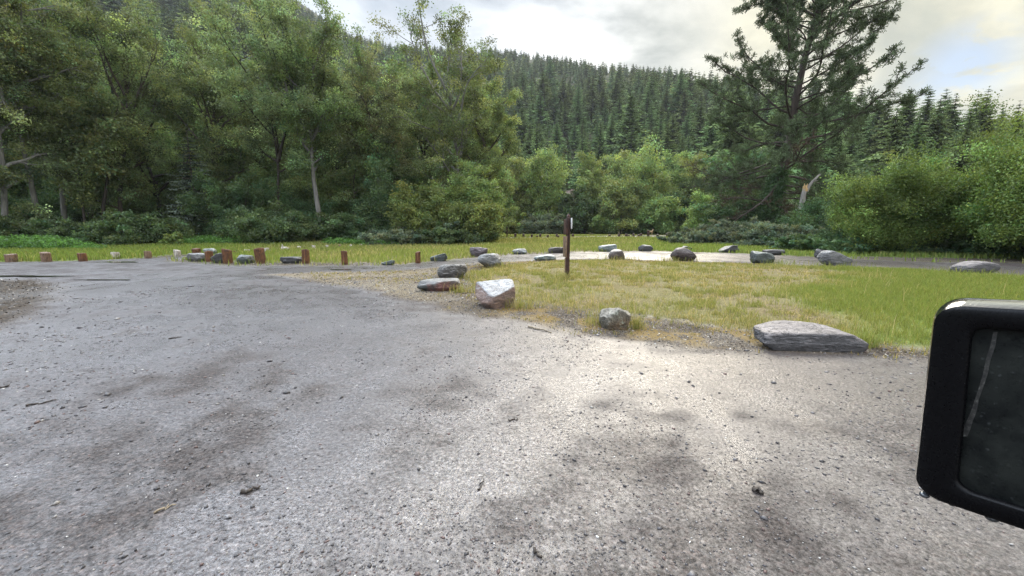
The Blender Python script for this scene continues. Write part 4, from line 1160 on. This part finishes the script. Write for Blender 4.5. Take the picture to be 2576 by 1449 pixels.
shrub(1110, 40, 480, 160, 409, 'shrub_yellow', 'rounded green bush in the middle of the bush clump', nl=10)
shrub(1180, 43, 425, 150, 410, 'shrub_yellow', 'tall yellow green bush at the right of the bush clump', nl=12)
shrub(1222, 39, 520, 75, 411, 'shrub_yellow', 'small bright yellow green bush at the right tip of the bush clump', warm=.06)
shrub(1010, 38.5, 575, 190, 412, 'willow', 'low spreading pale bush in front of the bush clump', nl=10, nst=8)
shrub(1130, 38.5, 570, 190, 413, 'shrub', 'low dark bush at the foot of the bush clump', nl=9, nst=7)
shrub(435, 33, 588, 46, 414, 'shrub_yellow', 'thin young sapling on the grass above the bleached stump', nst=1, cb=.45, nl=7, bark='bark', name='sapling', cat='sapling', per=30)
shrub(582, 35, 600, 30, 415, 'willow', 'small bare twigged bush above the thick rusty stump', nst=3, per=14, nl=5)

# herbs at the far left edge of the grass
def herbs():
    rng = np.random.default_rng(17); G = Geo()
    for (xa, xb, D0, D1, hh, cnt) in ((-160, 250, 27.5, 35, .85, 900), (440, 640, 34, 40, .7, 420), (820, 1000, 35.5, 38.5, .5, 250)):
        for i in range(cnt):
            x = rng.uniform(xa, xb); D = rng.uniform(D0, D1); b = pt(x, 600, D)
            fall = 1 - max(0, (x - (xb - 110)) / 110) if xb < 400 else 1
            h = hh * rng.uniform(.4, 1.2) * (.25 + .75 * fall); n_ = 26
            C = np.array([b.x, D, gz1(b.x, D)]) + rng.normal(0, 1, (n_, 3)) * np.array([.22, .22, 0]) + np.c_[np.zeros((n_, 2)), rng.uniform(.05, h, n_)]
            t = math.exp(rng.normal(0, .28)); leaves(G, C, .085, np.tile([t, t, t], (n_, 1)) * rng.uniform(.7, 1.3, (n_, 1)), rng, .6, .2)
    tag(G.build('herbs', M['herb']), 'bright green nettles and herbs along the foot of the wood', 'herbs', kind='stuff')
herbs()

# trees across the meadow ---------------------------------------------------------
MID = [(1262, 96, 420, 90), (1310, 100, 398, 100), (1385, 98, 382, 125), (1490, 102, 392, 90), (1535, 110, 388, 100), (1610, 98, 372, 150), (1668, 108, 388, 90), (1745, 96, 392, 95), (1430, 94, 480, 80), (1560, 90, 455, 110), (1470, 92, 500, 90), (1650, 88, 500, 110), (1715, 90, 490, 80), (1820, 78, 380, 130), (1880, 82, 430, 120)]
MLB = ['poplar half hidden behind the right end of the wood', 'pale round topped poplar at the left of the row across the meadow', 'bright broad poplar left of the gap with bare pink earth', 'poplar just right of the gap with bare pink earth',
       'poplar in the rear between two taller crowns', 'tallest and broadest poplar across the meadow', 'poplar right behind the broadest crown', 'upright poplar with a pale trunk showing at its right foot',
       'short dark tree below the gap with bare earth', 'rounded lower tree in front of the broadest poplar', 'small dark tree behind the round bush', 'low tree at the right foot of the broadest poplar', 'low dark tree left of the pale trunk', 'grey green tree left of the great pine', 'grey green tree close behind the great pine']
for i, ((x, D, yt, cw), lb) in enumerate(zip(MID, MLB)):
    base = ground_at(x, D); H = top_h(x, yt, D, base); W = wpx(cw, D)
    wd, lg = broadleaf(500 + i, H, W, cb=.08, nl=18, nsub=6, ncl=3, per=48, leaf=.23, spread=1.15 * W / 10, r0=.25, low=.85, shape=.85, el=(.3, 1.25), tone=.24)
    plant('poplar', base, wd, lg, M['greybark'] if i in (7, 13) else M['darkbark'], M['midtree' if i not in (8, 10, 12, 13, 14) else 'shrub'], lb, 'tree', 'trees in a row across the meadow')
shrub(1373, 86, 548, 105, 440, 'willow', 'round grey green bush in front of the trees across the meadow', nl=10, nst=7, leaf=.18, per=70)
GM = 'low bushes along the far edge of the meadow'
for i, (x, yt, cw) in enumerate([(1265, 550, 70), (1300, 562, 60), (1450, 552, 80), (1520, 545, 90), (1585, 548, 80), (1640, 550, 80), (1690, 548, 80), (1250, 500, 60), (1330, 545, 60)]):
    shrub(x, 90 + (i % 3) * 3, yt, cw * .8, 450 + i, 'midtree', 'low bush at the foot of the trees across the meadow', nl=7, nst=5, leaf=.2, group=GM)
base = ground_at(1752, 84); g = Geo(); tube(g, [(0, 0, -.3), (.15, 0, 2.5), (.25, 0, 5.2), (.5, 0, 7.2)], [.2, .17, .13, .05], 7)
tag(g.build('dead_trunk', M['snagwood'], None, True), 'slim pale dead trunk at the right end of the trees across the meadow', 'dead tree').location = base

# great pine ----------------------------------------------------------------------
def pine():
    rng = np.random.default_rng(77); D = 43
    line = [(1925, 612), (1936, 560), (1952, 490), (1972, 420), (1988, 350), (2000, 260), (2021, 160), (2048, 60), (2066, 0), (2082, -70), (2094, -150), (2100, -230)]
    base = np.array(pt(*line[0], D)[:]); base[2] = gz1(base[0], D)
    P = np.array([np.array(pt(x, y, D)[:]) - base for x, y in line]); P[0] = [0, 0, -.3]
    rad = np.interp(np.linspace(0, 1, len(P)), [0, .1, .4, .75, 1], [.56, .46, .36, .20, .04])
    wood, tuft, dead = Geo(), Geo(), Geo()
    tube(wood, P, rad, 10)
    TU, DT = [], []
    s = D * CP / FP
    # envelope of the crown either side of the trunk, in metres, by height
    ys = np.array([540, 490, 430, 360, 300, 200, 100, 0, -100, -230])
    zs = np.array([pt(1990, y, D).z - base[2] for y in ys])
    le = np.array([100, 215, 265, 285, 270, 200, 165, 185, 150, 30]) * s; re = np.array([90, 190, 270, 280, 265, 260, 290, 310, 240, 40]) * s
    nB = 104
    for i in range(nB):
        t = .13 + .86 * (i + rng.random()) / nB
        z = np.interp(t, np.linspace(0, 1, len(P)), P[:, 2]); p = along(P, t)
        az = i * 2.39996 + rng.normal(0, .3)
        cx = math.cos(az); env = np.interp(z, zs, re if cx > 0 else le); env = env * (abs(cx) * 1.0 + (1 - abs(cx)) * .85)
        u = (t - .13) / .86
        L = env * rng.uniform(.62, 1.08); el = -.18 + 1.0 * u + rng.normal(0, .16)
        lp = bpath(rng, p, sph(az, el), L, 9, .035 if u > .25 else -.005, .13)
        lr = .022 + .010 * L; tube(wood, lp, np.linspace(lr, lr * .25, len(lp)), 5)
        isdead = u < .16 and (cx < 0 or rng.random() < .4)
        for j in range(14):
            q = .22 + .78 * (j + rng.random()) / 14; b = along(lp, q); d = dirat(lp, q) + rng.normal(0, .6, 3); d[2] += .18
            L2 = (.35 + .24 * L * (1.2 - q)) * rng.uniform(.5, 1.2)
            sp = bpath(rng, b, d, L2, 4, .05, .22); tube(wood, sp, np.linspace(lr * .32, .010, len(sp)), 4, cap=False)
            (DT if isdead else TU).append(sp[-1]); (DT if isdead else TU).append(along(sp, .62) + rng.normal(0, .08, 3))
            if L2 > .7:
                for kk in (.35, .6, .85):
                    w = along(sp, kk); e = bpath(rng, w, dirat(sp, kk) + rng.normal(0, .7, 3), L2 * .4, 2, .06, .2)
                    tube(wood, e, [.013, .01, .007], 3, cap=False); (DT if isdead else TU).append(e[-1])
        if not isdead: TU += [along(lp, q) + rng.normal(0, .12, 3) for q in (.45, .58, .68, .76, .84, .92, 1.0)]
    def tufts(g, T, n_, L, w):
        T = np.array(T); N_ = len(T); b = np.exp(rng.normal(0, .25, N_))
        d = rng.normal(size=(N_, n_, 3)); d[:, :, 2] += .55; d /= np.linalg.norm(d, axis=2)[..., None]
        c = T[:, None] + rng.normal(0, .05, (N_, n_, 3)); sd = np.cross(d, rng.normal(size=(N_, n_, 3))); sd /= np.linalg.norm(sd, axis=2)[..., None]
        l = L * rng.uniform(.7, 1.25, (N_, n_, 1)); V = np.stack([c - sd * w * .4, c + sd * w * .4, c + d * l + sd * w, c + d * l - sd * w], 2).reshape(-1, 3)
        col = np.repeat(np.repeat(b, n_) * rng.uniform(.7, 1.3, N_ * n_), 4); g.add(V, np.arange(len(V)).reshape(-1, 4), None, np.stack([col, col, col], 1))
    tufts(tuft, TU, 23, .32, .025); tufts(dead, DT, 8, .24, .018)
    root = empty('ponderosa_pine', tuple(base)); tag(root, 'great open crowned pine leaning right, towering over the bushes at right', 'pine tree')
    wood.build('trunk', M['pinebark'], root, True); tuft.build('crown', M['pine'], root); dead.build('dead_branch_needles', M['deadneedle'], root)
    # climbing greenery round the foot
    rng2 = np.random.default_rng(5); g = Geo(); C = []
    for i in range(420):
        z = rng2.uniform(0, 1) ** 1.2 * 7.5; a = rng2.uniform(0, 2 * math.pi); rr_ = .5 + rng2.random() * .75 * (1 - z / 9)
        q = np.array([np.interp(z, P[:, 2], P[:, 0]), np.interp(z, P[:, 2], P[:, 1]), z]) + np.array([math.cos(a) * rr_ - .35, math.sin(a) * rr_, 0])
        C.append(q + rng2.normal(0, .22, (40, 3)))
    C = np.concatenate(C); b = np.repeat(np.exp(rng2.normal(0, .3, 420)), 40) * rng2.uniform(.7, 1.3, len(C)); leaves(g, C, .09, np.stack([b * .9, b, b], 1), rng2, .65)
    st = Geo()
    for i in range(5): tube(st, np.array([P[0] + [.5 * math.cos(i * 1.3), .5 * math.sin(i * 1.3), 0], P[1] + [.5 * math.cos(i * 1.3 + .5), .5 * math.sin(i * 1.3 + .5), 0], P[2] + [.42 * math.cos(i * 1.3 + 1), .42 * math.sin(i * 1.3 + 1), 0]]), [.04, .03, .02], 5)
    r2 = empty('climbing_vine', tuple(base)); tag(r2, 'leafy creeper climbing round the foot of the great pine', 'vine'); st.build('stem', M['bark'], r2); g.build('foliage', M['shrub'], r2)
pine()

# bushes at right --------------------------------------------------------------------
shrub(1760, 38, 578, 150, 600, 'willow', 'low grey bush at the left tip of the long bush mound', nl=10, nst=8, leaf=.085)
shrub(1850, 37, 566, 170, 601, 'willow', 'grey green bush in the middle of the long mound below the pine', nl=11, nst=8, leaf=.085)
shrub(1950, 33, 570, 170, 602, 'willow', 'grey green bush at the right end of the mound, above the notched boulder', nl=11, nst=8, leaf=.085)
shrub(1850, 46, 495, 150, 603, 'shrub', 'green bush behind the mound left of the pine trunk', nl=10, nst=6)
shrub(1790, 52, 500, 120, 604, 'midtree', 'pale green bush behind the left tip of the mound', nl=10, nst=6)
shrub(2040, 27, 595, 150, 605, 'shrub', 'low leafy bush behind the white ridged wedge boulder', nl=10, nst=8, leaf=.075)
shrub(2060, 36, 515, 170, 606, 'shrub', 'green bush below the broken snag', nl=10, nst=6, leaf=.085)
shrub(2110, 33, 545, 150, 607, 'shrub', 'low bush between the snag and the round tree', nl=10, nst=6, leaf=.08)
shrub(2290, 46, 420, 190, 608, 'midtree', 'pale feathery tree in the gap behind the two big round trees', nl=12, nst=4)
shrub(2120, 50, 470, 160, 609, 'shrub', 'shadowy bush far behind the snag', nl=10, nst=5)
shrub(2005, 52, 480, 140, 610, 'shrub', 'shadowy bush behind the pine trunk', nl=10, nst=5)
def roundtree(x, D, yt, cw, seed, label, lf='alder', per=140, nst=3, cb=.34, hh=None, nl=13):
    base = ground_at(x, D); H = top_h(x, yt, D, base); W = wpx(cw, D)
    wd, lg = broadleaf(seed, H * 1.0, W, cb=cb, nl=nl, nsub=6, ncl=3, per=per, leaf=.054, spread=.62, r0=.10, nst=nst, el=(.3, 1.2), tone=.28, low=.85, wood_n=6, shape=.8)
    return plant('alder_tree', base, wd, lg, M['bark'], M[lf], label, 'tree')
roundtree(2190, 24.5, 430, 222, 620, 'round bright green tree with several stems, left of the tallest bright tree at right')
roundtree(2520, 22, 308, 290, 621, 'tallest bright green tree, cut by the right edge of the picture', nl=16)
roundtree(2640, 18.5, 330, 300, 623, 'bright green tree half outside the right edge, right of the tallest bright one', nst=4)
GB = 'dark thicket below the bright trees at right'
for i, (x, D, yt, cw) in enumerate([(2110, 24.5, 588, 120), (2190, 26, 598, 150), (2280, 24.5, 603, 150), (2360, 24, 588, 150), (2440, 23, 588, 150), (2530, 22, 588, 160), (2620, 20, 560, 160), (2330, 29, 590, 200), (2470, 27, 590, 200), (2240, 31, 568, 200)]):
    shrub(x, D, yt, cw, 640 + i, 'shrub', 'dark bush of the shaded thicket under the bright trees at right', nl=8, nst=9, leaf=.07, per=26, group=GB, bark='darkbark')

# broken snag -----------------------------------------------------------------------
def snag():
    D = 38; base = np.array(pt(2011, 575, D)[:]); base[2] = gz1(base[0], D); s = D * CP / FP
    P = np.array([np.array(pt(x, y, D)[:]) - base for x, y in ((2010, 600), (2012, 555), (2017, 520), (2021, 490), (2025, 476))]); P[0][2] = -.3
    root = empty('broken_snag', tuple(base)); tag(root, 'pale dead trunk snapped off at the top, orange wood showing', 'dead tree')
    g = Geo(); tube(g, P, np.array([8.5, 8, 7, 5.6, 5.0]) * s, 10); g.build('trunk', M['snagwood'], root, True)
    g = Geo(); t = P[-1]
    for i in range(7):
        a = i * .9; q = t + np.array([math.cos(a) * 3.6 * s, math.sin(a) * 3.6 * s, -.2]); tube(g, [q, q + [.02, 0, .25], q + [.03 * math.cos(a), 0, (9 + 5 * math.cos(a * 1.7)) * s + .2]], [2.6 * s, 2.2 * s, .4 * s], 5)
    g.build('splintered_top', M['freshwood'], root)
    g = Geo(); q = [np.array(pt(x, y, D)[:]) - base for x, y in ((2028, 482), (2034, 470), (2044, 457), (2056, 445), (2063, 438))]; tube(g, q, np.array([5, 4, 3.2, 2.6, 2]) * s, 7)
    tube(g, [q[2], q[2] + np.array([.5, 0, .1])], [1.5 * s, .4 * s], 5); g.build('hanging_limb', M['snagwood'], root, True)
snag()

# bare bank between the poplars
def bank():
    p = pt(1448, 560, 118); g = Geo(); rng = np.random.default_rng(8)
    n_ = 14; U, Vv = np.meshgrid(np.linspace(-1, 1, n_), np.linspace(0, 1, n_)); x = U * 4.6 + p.x + rng.normal(0, .5, U.shape); y = 122 + Vv * 9 + rng.normal(0, .4, U.shape)
    z = gz(x.ravel(), y.ravel()).reshape(x.shape) - 1.2 + Vv * 11 + rng.normal(0, .4, U.shape) - U ** 2 * 6
    i = np.arange(n_ - 1)[:, None] * n_; j = np.arange(n_ - 1)[None]; Q = np.stack([i + j, i + j + 1, i + n_ + j + 1, i + n_ + j], -1).reshape(-1, 4)
    g.add(np.stack([x.ravel(), y.ravel(), z.ravel()], 1), Q)
    m, nodes, links = newmat('bare_pink_earth'); n = N(nodes, links)
    n.out(n.bsdf(n.ramp(n.noise(n.pos(), 1.2, 6, .7), [(.36, (.04, .033, .027)), (.52, (.12, .09, .075)), (.66, (.22, .175, .15))]), .9, None, .1)); M['earth'] = m
    o = g.build('bare_bank', M['earth']); o['kind'] = 'structure'
bank()

# hillside conifers ---------------------------------------------------------------------
def hillside_trees():
    rng = np.random.default_rng(99)
    protos = []
    for i in range(6):
        H = [27, 24, 30, 22, 26, 20][i]; Rr = [4.0, 3.6, 4.2, 3.9, 3.1, 3.4][i]
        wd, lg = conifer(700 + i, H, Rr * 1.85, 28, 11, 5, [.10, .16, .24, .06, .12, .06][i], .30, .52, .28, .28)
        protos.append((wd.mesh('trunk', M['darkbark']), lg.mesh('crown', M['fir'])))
    small = []
    for i in range(5):
        wd, lg = conifer(720 + i, 1.0, .30, 16, 8, 2, .04, .30, .8, .28, .012)
        small.append((np.concatenate(lg.v), np.concatenate(lg.q), np.concatenate(lg.c)))
    az = rng.uniform(R(-58), R(60), 26000); rr = np.sqrt(rng.uniform(50 ** 2, 760 ** 2, 26000))
    x, y = rr * np.sin(az), rr * np.cos(az)
    r0 = np.interp(az, _az, _r0); rm = np.interp(az, _az, _rr)
    keep = (rr > r0 + 6) & (rr < rm * 1.12)
    cover = fbm(x / 26, y / 26, 15, 3)
    keep &= rng.random(len(x)) < np.where(rr < 260, .85, .75) * sstep(.28, .42, cover)
    x, y, rr, az = x[keep], y[keep], rr[keep], az[keep]
    # thin out trees that stand too close
    h0 = rng.lognormal(-.03, .34, len(x)).clip(.35, 1.55); clump = sstep(.35, .6, fbm(x / 11, y / 11, 19, 2))
    cell = {}; ok = []
    order = np.argsort(rr)
    for i in order:
        dmin = 2.0 + 3.0 * h0[i] + 2.2 * clump[i]; cx, cy = int(x[i] // 6), int(y[i] // 6); good = True
        for a in (-1, 0, 1):
            for b in (-1, 0, 1):
                for k in cell.get((cx + a, cy + b), ()):
                    if (x[i] - x[k]) ** 2 + (y[i] - y[k]) ** 2 < dmin ** 2: good = False; break
                if not good: break
            if not good: break
        if good: cell.setdefault((cx, cy), []).append(i); ok.append(i)
    ok = np.array(ok); x, y, rr, az = x[ok], y[ok], rr[ok], az[ok]
    z = gz(x, y); hs = h0[ok]
    Hn = 22 * hs; tx, ty = proj_np(x, y, z + Hn)
    lim = np.interp(tx, [-900, 600, 870, 960, 1040, 1270, 1350, 1500, 1700, 1850, 2000, 2100, 2230, 2300, 2380, 2440, 2500, 2576, 2700], [-400, -100, 62, 86, 96, 106, 118, 136, 150, 156, 160, 172, 176, 186, 170, 196, 200, 210, 212]) + rng.exponential(9, len(x))
    for _ in range(4):
        over = np.clip(lim - ty, 0, None); f_ = y * CP - (z - CAMH) * SP
        Hn = np.maximum(Hn - over * f_ / FP, 1.0); tx, ty = proj_np(x, y, z + Hn)
    okh = Hn > 7; x, y, rr, az, z, hs = x[okh], y[okh], rr[okh], az[okh], z[okh], Hn[okh] / 22
    px, py = proj_np(x, y, z + 20)
    vis = (px > 1230) & (px < 2700) & (py > -200)
    size = hs / rr
    near = np.argsort(np.where(vis, -size, 1))[:296]
    isn = np.zeros(len(x), bool); isn[near] = True
    first = {}
    for c, i in enumerate(near):
        k = int(rng.integers(0, 6)); tm, cm = protos[k]
        root = empty('fir_tree', (x[i], y[i], z[i] - .3), rng.uniform(0, 6.28)); s = hs[i] * .78; root.scale = (s * rng.uniform(.9, 1.1),) * 2 + (s,)
        tag(root, 'dark green fir standing on the wooded hillside', 'fir tree', 'firs on the wooded hillside')
        for nm, me in (('trunk', tm), ('crown', cm)):
            o = bpy.data.objects.new(nm, me); COL.objects.link(o); o.parent = root
    G = Geo(); rest = np.where(~isn)[0]
    for i in rest:
        v, q, c = small[int(rng.integers(0, 5))]; a = rng.uniform(0, 6.28); H = 17.5 * hs[i]; wv = rng.uniform(.85, 1.2)
        ca, sa = math.cos(a) * wv, math.sin(a) * wv
        w = np.stack([(v[:, 0] * ca - v[:, 1] * sa) * H + x[i], (v[:, 0] * sa + v[:, 1] * ca) * H + y[i], v[:, 2] * H + z[i] - .4], 1)
        t = math.exp(rng.normal(0, .3)); hue = rng.normal(0, .1); G.add(w, q, None, c * np.array([t * (1 + hue), t, t * (1 - hue)]))
    tag(G.build('hillside_forest', M['fir']), 'dense dark fir forest covering the hills behind the valley', 'forest', kind='stuff')
    print('hill trees', len(near), len(rest))
    # brush between them
    g = Geo(); b = rng.uniform(0, 1, 9000); az = rng.uniform(R(-55), R(58), 9000); r0 = np.interp(az, _az, _r0); rm = np.interp(az, _az, _rr)
    r_ = r0 + (rm * .9 - r0) * b ** 1.3; xx, yy = r_ * np.sin(az), r_ * np.cos(az); zz = gz(xx, yy); k = 14
    C = np.repeat(np.stack([xx, yy, zz + .6], 1), k, 0) + rng.normal(0, 1, (9000 * k, 3)) * np.array([1.5, 1.5, .8])
    t = np.repeat(np.exp(rng.normal(0, .3, 9000)), k); leaves(g, C, np.repeat(.35 + .0016 * r_, k), np.stack([t, t, t * .9], 1), rng, .7)
    tag(g.build('hillside_brush', M['shrub']), 'green brush growing between the firs on the hillside', 'brush', kind='stuff')
    # two bleached dead stems high on the slope
    for (px_, y0, y1, D) in ((1702, 218, 190, 285), (1706, 222, 196, 288)):
        b = pt(px_, y0 + 14, D); g = Geo(); tube(g, [(0, 0, 0), (.4, 0, 8), (1.0, 0, 17 if px_ == 1702 else 14)], [.5, .4, .15], 6)
        o = g.build('dead_trunk', M['snagwood'], None, True); o.location = (b.x, D, gz1(b.x, D)); tag(o, 'bleached dead trunk standing among the firs high on the hill', 'dead tree', 'bleached dead trunks on the hill')
hillside_trees()

# ------------------------------------------------------------------ sky, sun, air, camera
def build_world():
    w = bpy.data.worlds.new('World'); SC.world = w; w.use_nodes = True
    nt = w.node_tree; nt.nodes.clear(); n = N(nt.nodes, nt.links); links = nt.links
    sky = n.new('ShaderNodeTexSky', sky_type='NISHITA'); sky.sun_disc = False
    sky.sun_elevation = SUN_EL; sky.sun_rotation = SUN_AZ; sky.altitude = 900
    bg0 = n.new('ShaderNodeBackground'); links.new(sky.outputs[0], bg0.inputs['Color']); bg0.inputs['Strength'].default_value = .07
    D = n.new('ShaderNodeTexCoord').outputs['Generated']
    sep = n.new('ShaderNodeSeparateXYZ'); links.new(D, sep.inputs[0])
    zc = n.math('ADD', n.math('MAXIMUM', sep.outputs[2], 0.0), .28)
    fl = n.new('ShaderNodeCombineXYZ'); links.new(n.math('DIVIDE', sep.outputs[0], zc), fl.inputs[0]); links.new(n.math('DIVIDE', sep.outputs[1], zc), fl.inputs[1])
    f = n.noise(fl.outputs[0], 1.9, 7, .52, .35); f2 = n.noise(fl.outputs[0], .8, 4, .5, .2)
    c = n.ramp(f, [(.40, (.35, .375, .40)), (.47, (.42, .44, .455)), (.53, (.50, .505, .505)), (.60, (.64, .64, .63))])
    def near(px, py, a, b):
        d = ray(px, py).normalized(); v = n.new('ShaderNodeVectorMath', operation='DISTANCE'); links.new(D, v.inputs[0]); v.inputs[1].default_value = d
        return n.mapr(v.outputs['Value'], a, b, 1, 0)
    # warm cloud bank to the right, bright veil round the hidden sun
    warm = n.math('MULTIPLY', near(2500, 40, .28, .72), n.mapr(f2, .3, .7, .75, 1))
    c = n.mix(warm, c, n.mix(1.0, c, (.93, .87, .62), 'MULTIPLY'))
    c = n.mix(n.math('MULTIPLY', near(1420, 70, .02, .34), n.mapr(f, .40, .54, .05, .85)), c, (.95, .94, .91))
    c = n.mix(n.mapr(sep.outputs[0], .25, -.45, 0, 1), c, n.mix(1.0, c, (.86, .95, 1.10), 'MULTIPLY'))
    # overcast brightens towards the zenith; gain behind the viewer added to light foliage
    gain = n.math('MULTIPLY', n.mapr(sep.outputs[2], .48, 1.0, 1.0, ZENITH), n.mapr(sep.outputs[1], .2, -.8, 1.0, 2.4))
    ld = Vector((math.sin(SUN_AZ), math.cos(SUN_AZ), 0)); dp = n.new('ShaderNodeVectorMath', operation='DOT_PRODUCT'); links.new(D, dp.inputs[0]); dp.inputs[1].default_value = ld
    lobe = n.math('MULTIPLY', n.mapr(dp.outputs['Value'], .30, .95, 0, 1), n.math('MULTIPLY', n.mapr(sep.outputs[2], .46, .60, 0, 1), n.mapr(sep.outputs[2], .60, .82, 1, 0)))
    ll = Vector((-.75, .66, 0)).normalized(); dq = n.new('ShaderNodeVectorMath', operation='DOT_PRODUCT'); links.new(D, dq.inputs[0]); dq.inputs[1].default_value = ll
    lobe2 = n.math('MULTIPLY', n.mapr(dq.outputs['Value'], .0, .75, 0, 1), n.math('MULTIPLY', n.mapr(sep.outputs[2], .48, .62, 0, 1), n.mapr(sep.outputs[2], .66, .85, 1, 0)))
    lobe = n.math('MAXIMUM', lobe, n.math('MULTIPLY', lobe2, 1.5))  # bright lobes added in the unseen sky above the view, lighting the gravel
    gain = n.math('ADD', gain, n.math('MULTIPLY', lobe, n.mapr(f, .3, .65, GLOW * .5, GLOW)))
    gcol = n.new('ShaderNodeCombineXYZ')
    for i in range(3): links.new(gain, gcol.inputs[i])
    c = n.mix(1.0, c, gcol.outputs[0], 'MULTIPLY')
    bg1 = n.new('ShaderNodeBackground'); links.new(c, bg1.inputs['Color']); bg1.inputs['Strength'].default_value = 1.0
    hole = n.math('MULTIPLY', near(2425, 168, .02, .075), n.mapr(n.noise(fl.outputs[0], 6.5, 5, .55, .3), .42, .52, 0, 1))
    hole = n.math('MAXIMUM', hole, n.math('MULTIPLY', near(2380, 205, .0, .06), n.mapr(f, .42, .5, 1, 0)))
    mx = n.new('ShaderNodeMixShader'); links.new(n.math('MULTIPLY', hole, .85), mx.inputs[0]); links.new(bg1.outputs[0], mx.inputs[1]); links.new(bg0.outputs[0], mx.inputs[2])
    o = n.new('ShaderNodeOutputWorld'); links.new(mx.outputs[0], o.inputs['Surface'])

SUN_AZ, SUN_EL, ZENITH, GLOW = R(20), R(34), 3.2, 11.5
build_world()
sl = bpy.data.lights.new('sun', 'SUN'); sl.energy = 2.0; sl.angle = R(26); sl.color = (1, .90, .74)
so = bpy.data.objects.new('sun', sl); COL.objects.link(so)
sd = Vector((math.sin(SUN_AZ) * math.cos(SUN_EL), math.cos(SUN_AZ) * math.cos(SUN_EL), math.sin(SUN_EL)))
so.rotation_euler = sd.to_track_quat('Z', 'Y').to_euler(); so.location = (30, 40, 60)

HAZE = 0.00013
if HAZE:
    g = Geo(); box(g, (0, 380, 230), (2600, 2400, 480)); m, nodes, links = newmat('thin_haze'); v = nodes.new('ShaderNodeVolumePrincipled'); v.inputs['Density'].default_value = HAZE
    v.inputs['Color'].default_value = (.9, .95, 1, 1); v.inputs['Anisotropy'].default_value = .2
    o_ = nodes.new('ShaderNodeOutputMaterial'); links.new(v.outputs[0], o_.inputs['Volume']); o = g.build('haze', m); o['kind'] = 'stuff'

cam = bpy.data.cameras.new('camera'); co = bpy.data.objects.new('camera', cam); COL.objects.link(co)
co.location = (0, 0, CAMH); co.rotation_euler = (R(90) - PITCH, 0, 0)
cam.sensor_width = 36; cam.lens = 36 * FP / 2576; cam.clip_start = .02; cam.clip_end = 5000
SC.camera = co
SC.render.resolution_x, SC.render.resolution_y = 1024, 576
SC.view_settings.view_transform = 'Standard'; SC.view_settings.look = 'None'; SC.view_settings.gamma = 1; SC.view_settings.exposure = 0.62
cy = SC.cycles
cy.max_bounces = 5; cy.diffuse_bounces = 3; cy.glossy_bounces = 2; cy.transmission_bounces = 3; cy.transparent_max_bounces = 4; cy.volume_bounces = 0
cy.caustics_reflective = False; cy.caustics_refractive = False; cy.sample_clamp_indirect = 4; cy.use_denoising = True; cy.denoising_prefilter = 'NONE'
